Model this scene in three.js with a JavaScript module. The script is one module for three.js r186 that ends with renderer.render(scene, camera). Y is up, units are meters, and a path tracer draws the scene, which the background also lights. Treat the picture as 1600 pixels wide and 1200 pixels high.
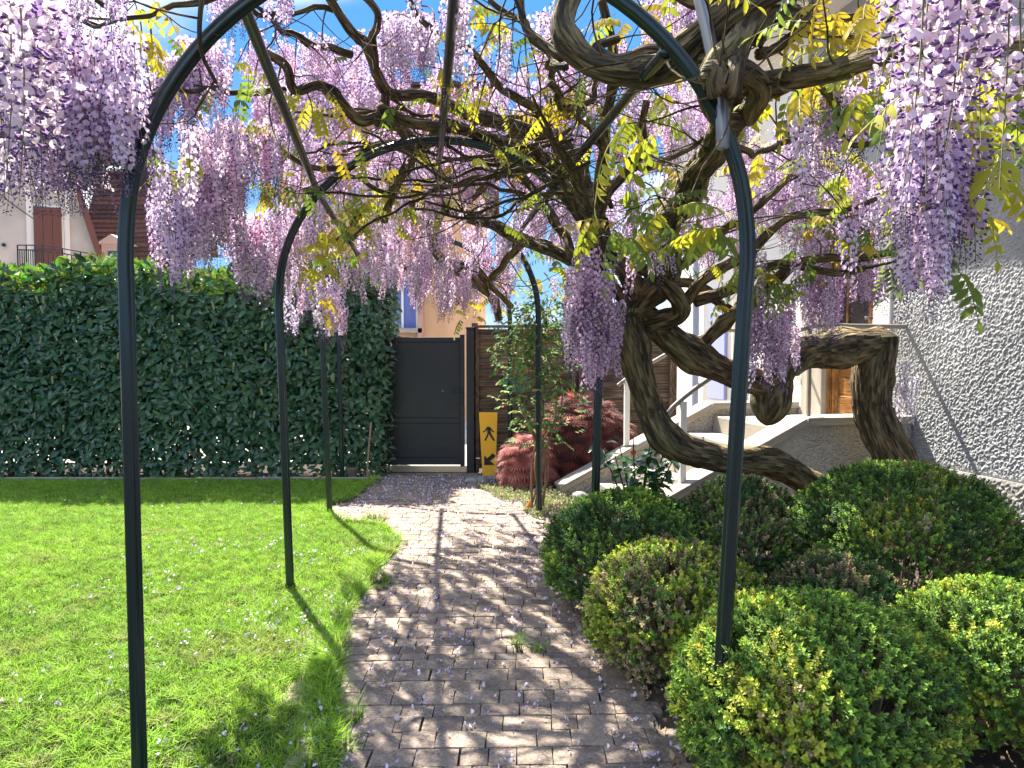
import * as THREE from 'three';
import { mergeGeometries } from 'three/addons/utils/BufferGeometryUtils.js';
import { RoundedBoxGeometry } from 'three/addons/geometries/RoundedBoxGeometry.js';

// ---------------------------------------------------------------- camera, sky, sun, exposure
const scene = new THREE.Scene();
const F = 1202, EYE = 1.6, PITCH = Math.atan(55 / F);
const camera = new THREE.PerspectiveCamera(53.07, 4 / 3, 0.05, 2000);
camera.position.set(0, EYE, 0);
camera.rotation.set(-PITCH, 0, 0);
const renderer = new THREE.WebGLRenderer();
renderer.toneMapping = THREE.LinearToneMapping;
renderer.toneMappingExposure = 4.1;
renderer.shadowMap.enabled = true;
const SUN = new THREE.Vector3(-0.36, 1, -0.67).normalize();
const sun = new THREE.DirectionalLight(new THREE.Color(1, 0.93, 0.80), 5.0);
sun.position.copy(SUN).multiplyScalar(40).add(new THREE.Vector3(0, 0, -6));
sun.target.position.set(0, 0, -6);
sun.castShadow = true;
Object.assign(sun.shadow.camera, { left: -16, right: 16, top: 16, bottom: -16, near: 1, far: 90 });
sun.shadow.mapSize.set(4096, 4096);
scene.add(sun, sun.target);

// ---------------------------------------------------------------- random numbers and noise
let seed = 1;
function rnd() { seed = (seed + 0x6D2B79F5) | 0; let t = Math.imul(seed ^ (seed >>> 15), 1 | seed); t = (t + Math.imul(t ^ (t >>> 7), 61 | t)) ^ t; return ((t ^ (t >>> 14)) >>> 0) / 4294967296; }
const rr = (a, b) => a + (b - a) * rnd();
const ri = n => Math.floor(rnd() * n);
const lerp = (a, b, t) => a + (b - a) * t, clamp = (x, a = 0, b = 1) => Math.min(b, Math.max(a, x));
const smooth = (a, b, x) => { const t = clamp((x - a) / (b - a)); return t * t * (3 - 2 * t); };
function hash3(x, y, z) { let h = (Math.imul(x, 374761393) + Math.imul(y, 668265263) + Math.imul(z, 2147483647 ^ 1274126177)) | 0; h = Math.imul(h ^ (h >>> 13), 1274126177); return ((h ^ (h >>> 16)) >>> 0) / 4294967296; }
function noise(x, y, z = 0) {
  const X = Math.floor(x), Y = Math.floor(y), Z = Math.floor(z), f = t => t * t * (3 - 2 * t), u = f(x - X), v = f(y - Y), w = f(z - Z);
  const l = k => lerp(lerp(hash3(X, Y, Z + k), hash3(X + 1, Y, Z + k), u), lerp(hash3(X, Y + 1, Z + k), hash3(X + 1, Y + 1, Z + k), u), v);
  return w ? lerp(l(0), l(1), w) : l(0);
}
function fbm(x, y, z = 0, n = 4) { let a = 0, s = .5, t = 0; for (let i = 0; i < n; i++) { a += s * noise(x, y, z); t += s; s *= .5; x = x * 2.03 + 7.1; y = y * 2.03 + 3.7; z = z * 2.03 + 1.3; } return a / t; }

// sky: one computed dome of blue air and broken white cloud, the same all round
{
  const W = 1024, H = 512, d = new Float32Array(W * H * 4);
  for (let j = 0; j < H; j++) {
    const el = ((j + .5) / H - .5) * Math.PI, y = Math.sin(el), c = Math.cos(el);
    for (let i = 0; i < W; i++) {
      const az = ((i + .5) / W - .5) * 2 * Math.PI, x = c * Math.cos(az), z = c * Math.sin(az), k = (j * W + i) * 4;
      const up = clamp(y), t = Math.pow(1 - up, 3.2);
      let r = lerp(.016, .12, t), g = lerp(.098, .215, t), b = lerp(.275, .335, t);
      if (y > 0) {
        const q = 1 / (y + .22), n = fbm(x * q * 1.5 + 11, z * q * 1.5 + 5, 2.5, 6), m = smooth(.47 - .05 * (1 - up), .58, n) * smooth(0, .12, y);
        const w = .34 + .18 * fbm(x * q * 4, z * q * 4, 9, 3);
        r = lerp(r, w, m); g = lerp(g, w * 1.01, m); b = lerp(b, w * 1.04, m);
      } else { r = .12; g = .115; b = .09; }
      d[k] = r; d[k + 1] = g; d[k + 2] = b; d[k + 3] = 1;
    }
  }
  const t = new THREE.DataTexture(d, W, H, THREE.RGBAFormat, THREE.FloatType);
  t.mapping = THREE.EquirectangularReflectionMapping; t.magFilter = t.minFilter = THREE.LinearFilter; t.needsUpdate = true;
  scene.background = t; scene.environment = t;
}

// ---------------------------------------------------------------- helpers
const V = (x, y, z) => new THREE.Vector3(x, y, z);
const C3 = (r, g, b) => new THREE.Color().setRGB(r, g, b);
function P(px, py, Z) {                                   // the point seen at a pixel of the photograph at a depth in metres
  const a = (px - 800) / F, b = (600 - py) / F, c = Math.cos(PITCH), s = Math.sin(PITCH), k = Z / (c + b * s);
  return V(a * k, EYE + (b * c - s) * k, -Z);
}
const used = {};
function numbered(n) { const k = used[n] = (used[n] ?? -1) + 1; return k ? `${n}_${String(k).padStart(3, '0')}` : n; }
function tag(o, label, category, group, kind) {
  if (label) o.userData.label = label;
  if (category) o.userData.category = category;
  if (group) o.userData.group = group;
  if (kind) o.userData.kind = kind;
  return o;
}
function thing(name, label, category, pos = [0, 0, 0], turn = 0, group) {
  const o = new THREE.Group(); o.name = numbered(name); o.position.set(...pos); o.rotation.y = turn; scene.add(o);
  return tag(o, label, category, group);
}
function part(name, geo, mat, parent, pos, rot) {
  const m = new THREE.Mesh(geo, mat); m.name = parent === scene ? numbered(name) : name; m.castShadow = m.receiveShadow = true;
  if (pos) m.position.set(...pos);
  if (rot) m.rotation.set(...rot);
  parent.add(m); return m;
}
function struct(name, geo, mat) { const m = part(name, geo, mat, scene); m.userData.kind = 'structure'; return m; }
function instanced(name, geo, mat, mats, parent, colors) {
  const m = new THREE.InstancedMesh(geo, mat, mats.length); m.name = name; m.castShadow = m.receiveShadow = true;
  mats.forEach((x, i) => m.setMatrixAt(i, x));
  if (colors) colors.forEach((c, i) => m.setColorAt(i, c));
  m.userData.kind = 'stuff'; parent.add(m); return m;
}
const box = (w, h, d) => new THREE.BoxGeometry(w, h, d);
const rbox = (w, h, d, r = .006, s = 1) => new RoundedBoxGeometry(w, h, d, s, Math.min(r, w / 2.1, h / 2.1, d / 2.1));
const at = (g, x, y, z) => g.translate(x, y, z);
function M(pos, quat, s) { return new THREE.Matrix4().compose(pos, quat, typeof s === 'number' ? V(s, s, s) : s); }
function aim(dir, spin = 0) {                             // turns +y to dir
  const q = new THREE.Quaternion().setFromUnitVectors(V(0, 1, 0), dir.clone().normalize());
  return q.multiply(new THREE.Quaternion().setFromAxisAngle(V(0, 1, 0), spin));
}
const flat = g => { const n = g.index ? g.toNonIndexed() : g; n.computeVertexNormals(); return n; };
const merge = list => mergeGeometries(list.map(g => { const n = g.index ? g.toNonIndexed() : g; for (const k of Object.keys(n.attributes)) if (!['position', 'normal', 'uv', 'color'].includes(k)) n.deleteAttribute(k); return n; }), false);
function tint(g, c) { const n = g.attributes.position.count, a = new Float32Array(n * 3); for (let i = 0; i < n; i++) a.set([c.r, c.g, c.b], i * 3); g.setAttribute('color', new THREE.BufferAttribute(a, 3)); return g; }

// swept tube: pts Vector3[], radius(t, angle) metres, uv in metres
function tube(pts, radius, seg, radial, opt = {}) {
  const curve = pts.length > 2 || opt.curve ? new THREE.CatmullRomCurve3(pts, false, 'centripetal') : new THREE.LineCurve3(...pts);
  const pos = [], uv = [], idx = [], L = curve.getLength(), side = opt.side;
  let n = null, last = null;
  for (let i = 0; i <= seg; i++) {
    const t = i / seg, p = curve.getPointAt(t), T = curve.getTangentAt(t);
    if (side) n = side.clone().addScaledVector(T, -side.dot(T)).normalize();
    else if (!n) n = (Math.abs(T.y) < .9 ? V(0, 1, 0) : V(1, 0, 0)).cross(T).normalize();
    else { n.addScaledVector(T, -n.dot(T)).normalize(); }
    const b = T.clone().cross(n); last = p;
    for (let k = 0; k <= radial; k++) {
      const a = (k % radial) / radial * Math.PI * 2, r = radius(t, a, t * L);
      pos.push(p.x + r * (Math.cos(a) * n.x + Math.sin(a) * b.x), p.y + r * (Math.cos(a) * n.y + Math.sin(a) * b.y), p.z + r * (Math.cos(a) * n.z + Math.sin(a) * b.z));
      uv.push(k / radial * (opt.girth || Math.max(.05, 6.28 * radius(t, 0, t * L))), t * L);
      if (i < seg && k < radial) { const o = i * (radial + 1) + k; idx.push(o, o + 1, o + radial + 1, o + 1, o + radial + 2, o + radial + 1); }
    }
  }
  for (const e of [0, seg]) {                             // rounded caps
    const p = curve.getPointAt(e / seg), T = curve.getTangentAt(e / seg).multiplyScalar(e ? 1 : -1), r = radius(e / seg, 0, e / seg * L), c = pos.length / 3;
    pos.push(p.x + T.x * r * .4, p.y + T.y * r * .4, p.z + T.z * r * .4); uv.push(0, e / seg * L);
    for (let k = 0; k < radial; k++) { const o = e * (radial + 1) + k; e ? idx.push(o, o + 1, c) : idx.push(o + 1, o, c); }
  }
  const g = new THREE.BufferGeometry();
  g.setAttribute('position', new THREE.Float32BufferAttribute(pos, 3)); g.setAttribute('uv', new THREE.Float32BufferAttribute(uv, 2)); g.setIndex(idx); g.computeVertexNormals();
  // weld the normals along the seam
  const N = g.attributes.normal;
  for (let i = 0; i <= seg; i++) { const a = i * (radial + 1), b = a + radial, v = V(N.getX(a) + N.getX(b), N.getY(a) + N.getY(b), N.getZ(a) + N.getZ(b)).normalize(); N.setXYZ(a, v.x, v.y, v.z); N.setXYZ(b, v.x, v.y, v.z); }
  return g;
}
const bar = (a, b, r, radial = 8) => tube([a, b], () => r, 1, radial);

// leaf: folded and curved blade along +y, faces +z, length 1 width w
function leafGeo(w = .45, fold = .12, curl = .15, rows = [0, .25, .55, .82, 1], prof = [.06, .8, 1, .6, 0], col) {
  const pos = [], uv = [], idx = [];
  rows.forEach((y, i) => { const z = -curl * y * y, h = prof[i] * w / 2; for (const s of [-1, 0, 1]) { pos.push(s * h, y, z + (s ? fold * w * prof[i] : 0)); uv.push(.5 + s * .5 * prof[i], y); } });
  for (let i = 0; i < rows.length - 1; i++) for (const s of [0, 1]) { const o = i * 3 + s; idx.push(o, o + 1, o + 3, o + 1, o + 4, o + 3); }
  const g = new THREE.BufferGeometry(); g.setAttribute('position', new THREE.Float32BufferAttribute(pos, 3)); g.setAttribute('uv', new THREE.Float32BufferAttribute(uv, 2)); g.setIndex(idx); g.computeVertexNormals();
  return col ? tint(g, col) : g;
}
const diamond = (w = .5, fold = .15) => leafGeo(w, fold, .1, [0, .45, 1], [.1, 1, 0]);

// textures
function tex(w, h, fn, srgb, rep) {
  const d = new Uint8Array(w * h * 4);
  for (let j = 0; j < h; j++) for (let i = 0; i < w; i++) { const c = fn(i / w, j / h), k = (j * w + i) * 4; d[k] = clamp(c[0]) * 255; d[k + 1] = clamp(c[1]) * 255; d[k + 2] = clamp(c[2]) * 255; d[k + 3] = 255; }
  const t = new THREE.DataTexture(d, w, h); t.wrapS = t.wrapT = THREE.RepeatWrapping; t.magFilter = THREE.LinearFilter; t.minFilter = THREE.LinearMipmapLinearFilter; t.generateMipmaps = true;
  if (srgb) t.colorSpace = THREE.SRGBColorSpace;
  if (rep) t.repeat.set(...rep);
  t.needsUpdate = true; return t;
}
// tileable fbm: blend of four shifted samples
function tfbm(u, v, s, z, n = 4) { const f = (a, b) => fbm(a * s, b * s, z, n); return lerp(lerp(f(u, v), f(u - 1, v), u), lerp(f(u, v - 1), f(u - 1, v - 1), u), v); }
const grey = v => [v, v, v];
const T = {
  speck: tex(256, 256, (u, v) => grey(.72 + .5 * (tfbm(u, v, 40, 1, 3) - .5) + .35 * (tfbm(u, v, 6, 4, 3) - .5)), true),
  speckB: tex(256, 256, (u, v) => grey(tfbm(u, v, 60, 3, 3))),
  barkC: tex(256, 512, (u, v) => { const n = tfbm(u, v * .22, 26, 2, 4), m = tfbm(u, v, 5, 8, 3), p = tfbm(u, v * .6, 15, 5, 3), li = .6 * smooth(.60, .74, m), k = .22 + .5 * n + .5 * (m - .5) + .28 * smooth(.42, .58, p) - .08; return [lerp(k, k * .92 + .05, li), lerp(k * (.93 + .1 * m), k * 1.0 + .07, li), lerp(k * (.82 + .1 * (m - .5)), k * .8 + .05, li)]; }, true, [4.5, 1.6]),
  barkB: tex(256, 512, (u, v) => grey(.5 * smooth(.25, .7, tfbm(u, v * .22, 26, 2, 4)) + .5 * smooth(.42, .58, tfbm(u, v * .6, 15, 5, 3))), false, [4.5, 1.6]),
  wood: tex(512, 256, (u, v) => { const n = tfbm(u * .12, v, 44, 6, 4), m = tfbm(u, v, 5, 2, 3), k = .5 + .75 * (n - .5) + .5 * (m - .5); return [k, k * .95, k * .9]; }, true),
  woodB: tex(512, 256, (u, v) => grey(tfbm(u * .1, v, 44, 6, 4))),
  stain: tex(256, 256, (u, v) => grey(.8 + .45 * (tfbm(u, v, 5, 12, 5) - .5)), true),
};
function rep(t, x, y) { const c = t.clone(); c.repeat.set(x, y); c.needsUpdate = true; return c; }
const std = (o) => new THREE.MeshStandardMaterial({ roughness: .8, side: THREE.DoubleSide, ...o });
const leafM = (o) => new THREE.MeshPhysicalMaterial({ roughness: 1, transmission: .35, thickness: 0, side: THREE.DoubleSide, ...o });
const mats = {
  metal: std({ color: C3(.026, .042, .045), roughness: .22, metalness: .5 }),
  metalGrey: std({ color: C3(.22, .23, .24), roughness: .35, metalness: .6 }),
  bark: std({ color: C3(.48, .37, .275), map: T.barkC, bumpMap: T.barkB, bumpScale: .022, roughness: .95 }),
  twig: std({ color: C3(.085, .05, .03), roughness: .9 }),
  paver: [[.54, .42, .335], [.46, .36, .29], [.60, .47, .37], [.39, .31, .25], [.51, .40, .32]].map(c => std({ color: C3(...c), map: rep(T.speck, 3, 3), bumpMap: rep(T.speckB, 3, 3), bumpScale: .004, roughness: .92 })),
  soil: std({ color: C3(.075, .052, .035), map: rep(T.speck, 60, 60), roughness: 1 }),
  joint: std({ color: C3(.10, .082, .066), roughness: 1 }),
  anth: std({ color: C3(.022, .025, .034), roughness: .42, map: T.stain }),
  render: std({ color: C3(.50, .515, .53), map: rep(T.stain, .5, .5), roughness: .95, bumpMap: rep(T.speckB, 2, 2), bumpScale: .006 }),
  renderFine: std({ color: C3(.80, .78, .74), roughness: .95 }),
  plinth: std({ color: C3(.47, .45, .42), roughness: .95, map: rep(T.stain, 1, 1) }),
  stone: std({ color: C3(.58, .52, .43), map: rep(T.stain, .8, .8), bumpMap: rep(T.speckB, 2, 2), bumpScale: .003, roughness: .9 }),
  orangeWood: std({ color: C3(.88, .42, .09), map: rep(T.wood, 1, 1), roughness: .45 }),
  glass: std({ color: C3(.012, .013, .016), roughness: .06 }),
  white: std({ color: C3(.75, .74, .71), roughness: .55 }),
  rail: std({ color: C3(.24, .215, .185), roughness: .55 }),
};

// ---------------------------------------------------------------- ground, lawn, path
{
  const g = new THREE.PlaneGeometry(900, 900); g.rotateX(-Math.PI / 2); struct('ground', g, mats.soil);
  const st = new THREE.PlaneGeometry(80, 16); st.rotateX(-Math.PI / 2); at(st, 0, .02, -18.6);
  struct('street', st, std({ color: C3(.62, .58, .52), map: rep(T.stain, 20, 4), roughness: .95 }));
}
const edgeL = [[1.5, -.62], [2.94, -.70], [3.47, -.85], [4.25, -.99], [4.75, -1.02], [5.4, -1.00], [5.95, -.95], [6.25, -.97], [6.75, -1.18], [7.0, -1.62], [7.55, -1.95], [7.9, -1.72], [8.9, -1.66], [9.6, -1.62]];
const edgeR = [[1.5, .50], [2.94, .585], [3.47, .535], [4.23, .37], [5.42, .25], [6.2, .40], [6.9, .36], [7.85, .0], [8.6, -.28], [9.0, -.41], [9.7, -.5]];
const interp = (e, Z) => { if (Z <= e[0][0]) return e[0][1]; for (let i = 1; i < e.length; i++) if (Z <= e[i][0]) return lerp(e[i - 1][1], e[i][1], (Z - e[i - 1][0]) / (e[i][0] - e[i - 1][0])); return e[e.length - 1][1]; };
{
  // lawn sheet with gentle unevenness
  const g = new THREE.PlaneGeometry(12, 12, 60, 60); g.rotateX(-Math.PI / 2); at(g, -6.6, .008, -3.4);
  const p = g.attributes.position;
  for (let i = 0; i < p.count; i++) { const x = p.getX(i), Z = -p.getZ(i), e = Math.max(interp(edgeL, Z) + .03, -12); if (x > e) p.setX(i, Math.min(x, e)); p.setY(i, .008 + .012 * fbm(x * 1.3 + 40, Z * 1.3, 0, 2)); }
  g.computeVertexNormals();
  struct('lawn', g, std({ color: C3(.03, .045, .010), map: rep(T.speck, 30, 30), roughness: 1 }));
}
const path = new THREE.Group(); path.name = 'path'; path.userData.kind = 'structure'; scene.add(path);
{
  const sh = new THREE.Shape([[-1.1, 1.0], [.75, 1.0], [.75, 6.0], [.6, 7.2], [.15, 8.0], [-.25, 9.66], [-1.85, 9.66], [-2.1, 7.2], [-1.4, 6.6], [-1.2, 5]].map(a => new THREE.Vector2(...a)));
  const g = new THREE.ShapeGeometry(sh); g.rotateX(-Math.PI / 2); at(g, 0, .004, 0);
  part('joint_bed', g, mats.joint, path);
  seed = 77;
  // paver variants of three lengths, top slightly crowned with worn arrises
  const shapes = [];
  const paverGeo = (w, d) => { const b = new THREE.BoxGeometry(w, .05, d, 4, 1, 4), p = b.attributes.position, sx = rr(-.006, .006), sz = rr(-.005, .005);
    for (let i = 0; i < p.count; i++) { const x = p.getX(i) / w * 2, z = p.getZ(i) / d * 2, top = p.getY(i) > 0; let y = p.getY(i);
      const cx = Math.abs(x) > .99, cz = Math.abs(z) > .99;
      if (top) { y -= .0010 * (x * x + z * z) + (cx || cz ? .003 : 0) + (cx && cz ? .0015 : 0); y += .0015 * (noise(x * 3 + w * 99, z * 3 + d * 77) - .5); }
      p.setXYZ(i, p.getX(i) * (cz && cx ? .99 : 1) + sx * z * .5, y, p.getZ(i) + sz * x * .5); }
    b.computeVertexNormals(); const u = b.attributes.uv; for (let i = 0; i < u.count; i++) u.setXY(i, p.getX(i) * 1.0 + w * 7, p.getZ(i) * 1.0 + d * 3); return b; };
  const depths = [.072, .108, .128], lens = [.105, .135, .165, .20];
  for (const d of depths) for (const w of lens) shapes.push([0, 1].map(() => paverGeo(w, d)));
  const yaw = .05, rest = {}; let count = 0, Z = 2.25;
  while (Z < 9.6) {
    const di = [1, 1, 2, 0, 1, 2][ri(6)], d = depths[di], gap = .0045, zc = Z + d / 2;
    let x = interp(edgeL, zc) - .12 - rnd() * .1; const xe = interp(edgeR, zc) + .05;
    while (x < xe) {
      const li = ri(4), w = lens[li], xc = x + w / 2, tiltZ = -zc + (xc + .3) * -yaw * .6;
      const g = shapes[di * 4 + li][ri(2)], pos = [xc, .004 + rr(-.0025, .003), tiltZ], rot = [rr(-.008, .008), rr(-.012, .012), rr(-.008, .008)], m = mats.paver[ri(5)];
      if (Z < 5.95 && count < 298) { part('paver', g, m, path, pos, rot); count++; }
      else { const k = mats.paver.indexOf(m), mm = new THREE.Matrix4().compose(V(...pos), new THREE.Quaternion().setFromEuler(new THREE.Euler(...rot)), V(1, 1, 1)); (rest[k] ||= []).push(g.clone().applyMatrix4(mm)); }
      x += w + gap + (rnd() < .05 ? .006 : 0);
    }
    Z += d + gap;
  }
  const far = new THREE.Group(); far.name = 'far_pavers'; far.userData.kind = 'stuff'; path.add(far);
  for (const k in rest) part('far_pavers', merge(rest[k]), mats.paver[k], far);
}

// ---------------------------------------------------------------- metal pergola of four hoops
const hoops = [                                           // depth, foot and knee pixels left and right
  { Z: 2.58, fl: 204, kl: 200, kr: 1166, fr: 1122 }, { Z: 4.97, fl: 449, kl: 437, kr: 938, fr: 928 },
  { Z: 7.24, fl: 513, kl: 503, kr: 841, fr: 843 }, { Z: 9.2, fl: 533, kl: 529, kr: 797, fr: 797 }];
{
  const t = thing('metal_pergola', 'dark green fluted metal garden tunnel of four hoops over the paved path', 'pergola', [0, 0, 0]);
  const X = (px, Z) => (px - 800) / F * Z, flute = r => (s, a) => r * (1.04 - .26 * Math.pow(Math.abs(Math.cos(a * 3)), 3));
  for (const h of hoops) {
    const kl = X(h.kl, h.Z), kr = X(h.kr, h.Z), cx = (kl + kr) / 2, R = (kr - kl) / 2, pts = [];
    const fl = X(h.fl, h.Z), fr = X(h.fr, h.Z), K = 1.93, ap = 1.0;
    for (const s of [0, .25, .5, .75, .93]) pts.push(V(lerp(fl, kl, s), -.02 + K * s, -h.Z));
    for (let i = 0; i <= 14; i++) { const a = Math.PI * (1 - i / 14); pts.push(V(cx + R * Math.cos(a), K + ap * Math.sin(a) * 1.0, -h.Z)); }
    for (const s of [.93, .75, .5, .25, 0]) pts.push(V(lerp(fr, kr, s), -.02 + K * s, -h.Z));
    part('hoop', tube(pts, flute(.0265), 120, 32, { side: V(0, 0, 1) }), mats.metal, t);
    for (const [fx, s] of [[fl, 1], [fr, 1]]) part('foot_collar', new THREE.CylinderGeometry(.034, .036, .07, 16), mats.metal, t, [fx, .03, -h.Z]);
  }
  const B = (list, r = .021) => { for (let i = 1; i < list.length; i++) part('purlin', tube([P(...list[i - 1]), P(...list[i])], (s, a) => r * (1 + .08 * Math.abs(Math.cos(a * 3))), 1, 18), mats.metal, t); };
  B([[381, 12, 2.58], [497, 303, 4.97], [560, 398, 7.24], [590, 420, 9.2]]);
  B([[716, -72, 2.58], [689, 226, 4.97], [679, 322, 7.24], [664, 372, 9.2]]);
  B([[1040, 82, 2.58], [879, 272, 4.97], [795, 385, 7.24], [752, 420, 9.2]]);
  part('strut', tube([P(1130, 232, 2.56), P(1127, 160, 2.57), P(1108, 60, 2.62), P(1090, -20, 2.66)], (s, a) => .021 * (1 + .12 * Math.abs(Math.cos(a * 2))), 8, 16), mats.metalGrey, t);
}

// ---------------------------------------------------------------- house on the right with door, entrance stairs
const HS = V(3.6, 0, -6.8), HT = Math.PI - Math.atan2(.983, .184);   // wall line, local x runs away along the wall, local -z is outwards
function roughWall(s0, s1, h0, h1, step, amp, freq, hole) {          // displaced roughcast sheet in the wall's own axes, in front of z = 0
  const nx = Math.round((s1 - s0) / step), ny = Math.round((h1 - h0) / step), g = new THREE.PlaneGeometry(s1 - s0, h1 - h0, nx, ny); g.rotateY(Math.PI); at(g, (s0 + s1) / 2, (h0 + h1) / 2, -.004);
  const p = g.attributes.position, u = g.attributes.uv;
  for (let i = 0; i < p.count; i++) { const x = p.getX(i), y = p.getY(i), e = Math.min(1, Math.min(x - s0, s1 - x, y - h0, h1 - y) / .02);
    const w = fbm(x * freq * .6, y * freq * .6, 3, 2) - .5, n = noise(x * freq + w * 1.2, y * freq * 1.05 + w), m = noise(x * freq * 2.3, y * freq * 2.3, 7);
    p.setZ(i, -.004 - e * amp * (smooth(.25, .85, n) * .75 + m * .35)); u.setXY(i, x, y); }
  g.computeVertexNormals(); return g;
}
{
  const h = thing('roughcast_house', 'pale grey roughcast house wall with glazed wooden door at the right', 'house', [HS.x, 0, HS.z], Math.PI - HT);
  // local frame: rotation.y = phi with cos = -.184, sin = .983
  h.rotation.y = Math.atan2(.983, -.184);
  const W = (a, b, c, d, m = mats.render, th = .3) => part('wall', at(box(b - a, d - c, th), (a + b) / 2, (c + d) / 2, th / 2), m, h);
  W(-7.2, .37, 0, 5.25); W(1.85, 5.8, 0, 5.25, mats.renderFine); W(.37, 1.85, 3.05, 5.25); W(.37, 1.85, 0, .86, mats.stone);
  part('house_body', at(box(13, 5.2, 7), -.7, 2.6, 3.81), mats.renderFine, h);
  part('render_coat', roughWall(-2.6, .37, .6, 4.9, .0062, .0085, 78), mats.render, h);
  const pl = roughWall(-2.6, .37, 0, .6, .0080, .011, 62); pl.translate(0, 0, -.035);
  part('plinth', pl, mats.plinth, h); part('plinth_body', at(box(2.97, .595, .034), -1.115, .2975, -.0185), mats.plinth, h);
  const pl2 = at(rbox(4.0, .5, .05), 3.86, .25, -.026); part('plinth', pl2, mats.plinth, h);
  // door surround, door
  part('door_surround', at(rbox(.25, 2.2, .36, .01), .497, 1.96, .155), mats.white, h);
  part('door_surround', at(rbox(.40, 2.2, .36, .01), 1.648, 1.96, .155), mats.stone, h);
  part('door_surround', at(rbox(1.23, .22, .37, .01), 1.235, 3.17, .155), mats.stone, h);
  const d = new THREE.Group(); d.name = 'door'; d.position.set(1.035, .88, .07); h.add(d);
  const ow = mats.orangeWood, D = (n, w, hh, t, x, y, z, m = ow) => part(n, at(rbox(w, hh, t, .008), x, y, z), m, d);
  D('door_frame', .045, 2.17, .09, .37, 1.085, 0); D('door_frame', .045, 2.17, .09, -.385, 1.085, 0); D('door_frame', .72, .045, .088, -.007, 2.14, 0);
  D('stile', .11, 2.1, .045, .285, 1.06, 0); D('stile', .11, 2.1, .045, -.30, 1.06, 0);
  for (const [y, hh] of [[.12, .22], [.55, .08], [.90, .12], [2.05, .12]]) D('door_rail', .48, hh, .043, -.007, y, 0);
  D('door_panel', .49, .36, .022, -.007, .37, .004); D('door_panel', .49, .26, .022, -.007, .71, .004);
  D('moulding', .50, .035, .03, -.007, .845, -.03); D('moulding', .50, .03, .03, -.007, .575, -.03);
  D('door_pane', .47, 1.05, .012, -.007, 1.47, .004, mats.glass); D('glazing_bar', .025, 1.03, .03, .10, 1.47, -.004);
  D('door_handle', .02, .03, .09, -.30, 1.02, -.05, mats.metalGrey);
  // far facade: pilaster; added pipe and panel, bluish wall shade put into their colour
  part('corner_pilaster', at(rbox(.22, 4.95, .05, .01), 3.35, 2.475, -.026), mats.stone, h);
  part('shade_pipe', at(new THREE.CylinderGeometry(.05, .05, 4.9, 12), 4.55, 2.45, -.08), std({ color: C3(.30, .34, .42), roughness: .5 }), h);
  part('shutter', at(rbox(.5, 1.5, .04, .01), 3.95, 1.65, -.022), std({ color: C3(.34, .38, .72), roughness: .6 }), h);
  part('eaves_soffit', at(box(13.6, .05, .85), -.7, 5.1, -.12), mats.white, h);
  part('eaves_fascia', at(box(13.6, .2, .03), -.7, 5.16, -.56), mats.white, h);
  part('gutter', tube([V(-7.4, 5.18, -.63), V(6.1, 5.18, -.63)], () => .06, 1, 12), mats.metalGrey, h);
  const rf = at(box(13.7, .12, 5.2), 0, 0, -2.6 + .0); rf.rotateX(-.62); at(rf, -.7, 8.22, 3.78); part('roof', rf, std({ color: C3(.16, .07, .045), roughness: .85 }), h);

  // entrance stairs; local z is minus the distance from the wall
  const e = thing('entrance_stairs', 'cream roughcast entrance stairs with sloping side walls up to the wooden door', 'stairs', [HS.x, 0, HS.z]);
  e.rotation.y = h.rotation.y;
  const sideWall = (s0, s1, tFlat, tEnd, hTop, hEnd, name) => {
    const prof = (o, lift) => { const S = new THREE.Shape(); S.moveTo(-.01 - .03 + .04, lift); S.lineTo(-.0, hTop + o); S.lineTo(-tFlat, hTop + o); S.lineTo(-tEnd, hEnd + o); S.lineTo(-tEnd, lift); S.closePath(); return S; };
    const ext = (S, a, b) => { const g = new THREE.ExtrudeGeometry(S, { depth: b - a, bevelEnabled: false }); g.rotateY(-Math.PI / 2); g.scale(-1, 1, 1); const ix = g.attributes.position; for (let i = 0; i < ix.count; i += 3) { for (const at of [g.attributes.position, g.attributes.uv]) { const n = at.itemSize, b1 = [], b2 = []; for (let k = 0; k < n; k++) { b1.push(at.array[(i + 1) * n + k]); b2.push(at.array[(i + 2) * n + k]); } for (let k = 0; k < n; k++) { at.array[(i + 1) * n + k] = b2[k]; at.array[(i + 2) * n + k] = b1[k]; } } } g.translate(a, 0, -.02); return flat(g); };
    part('side_wall', ext(prof(-.07, 0), s0, s1), std({ color: C3(.74, .69, .58), roughness: .95, bumpMap: rep(T.speckB, 1.2, 1.2), bumpScale: .045, map: rep(T.stain, .7, .7) }), e);
    // coping: two butted stones
    const w = s1 - s0 + .07, sc = (s0 + s1) / 2, ang = Math.atan2(hTop - hEnd, tEnd - tFlat), L = Math.hypot(hTop - hEnd, tEnd - tFlat);
    part('coping', at(rbox(w, .075, tFlat + .01, .012, 2), sc, hTop - .033, -tFlat / 2 - .015), mats.stone, e);
    const c = rbox(w, .075, L, .012, 2); part('coping', c, mats.stone, e, [sc, (hTop + hEnd) / 2 - .034, -(tFlat + tEnd) / 2 - .02], [-ang, 0, 0]).rotation.x = -ang;
  };
  // rougher displaced face on the near side wall
  sideWall(.05, .30, 1.03, 2.75, 1.0, .13);
  sideWall(1.92, 2.15, 1.03, 2.75, 1.0, .13);
  part('landing', at(rbox(1.6, .86, 1.02, .01), 1.11, .43, -.535), mats.stone, e);
  for (let i = 1; i < 5; i++) part('step', at(rbox(1.6, .86 - i * .172, .33, .012), 1.11, (.86 - i * .172) / 2, -1.05 - (i - .5) * .335), mats.stone, e);
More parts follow.
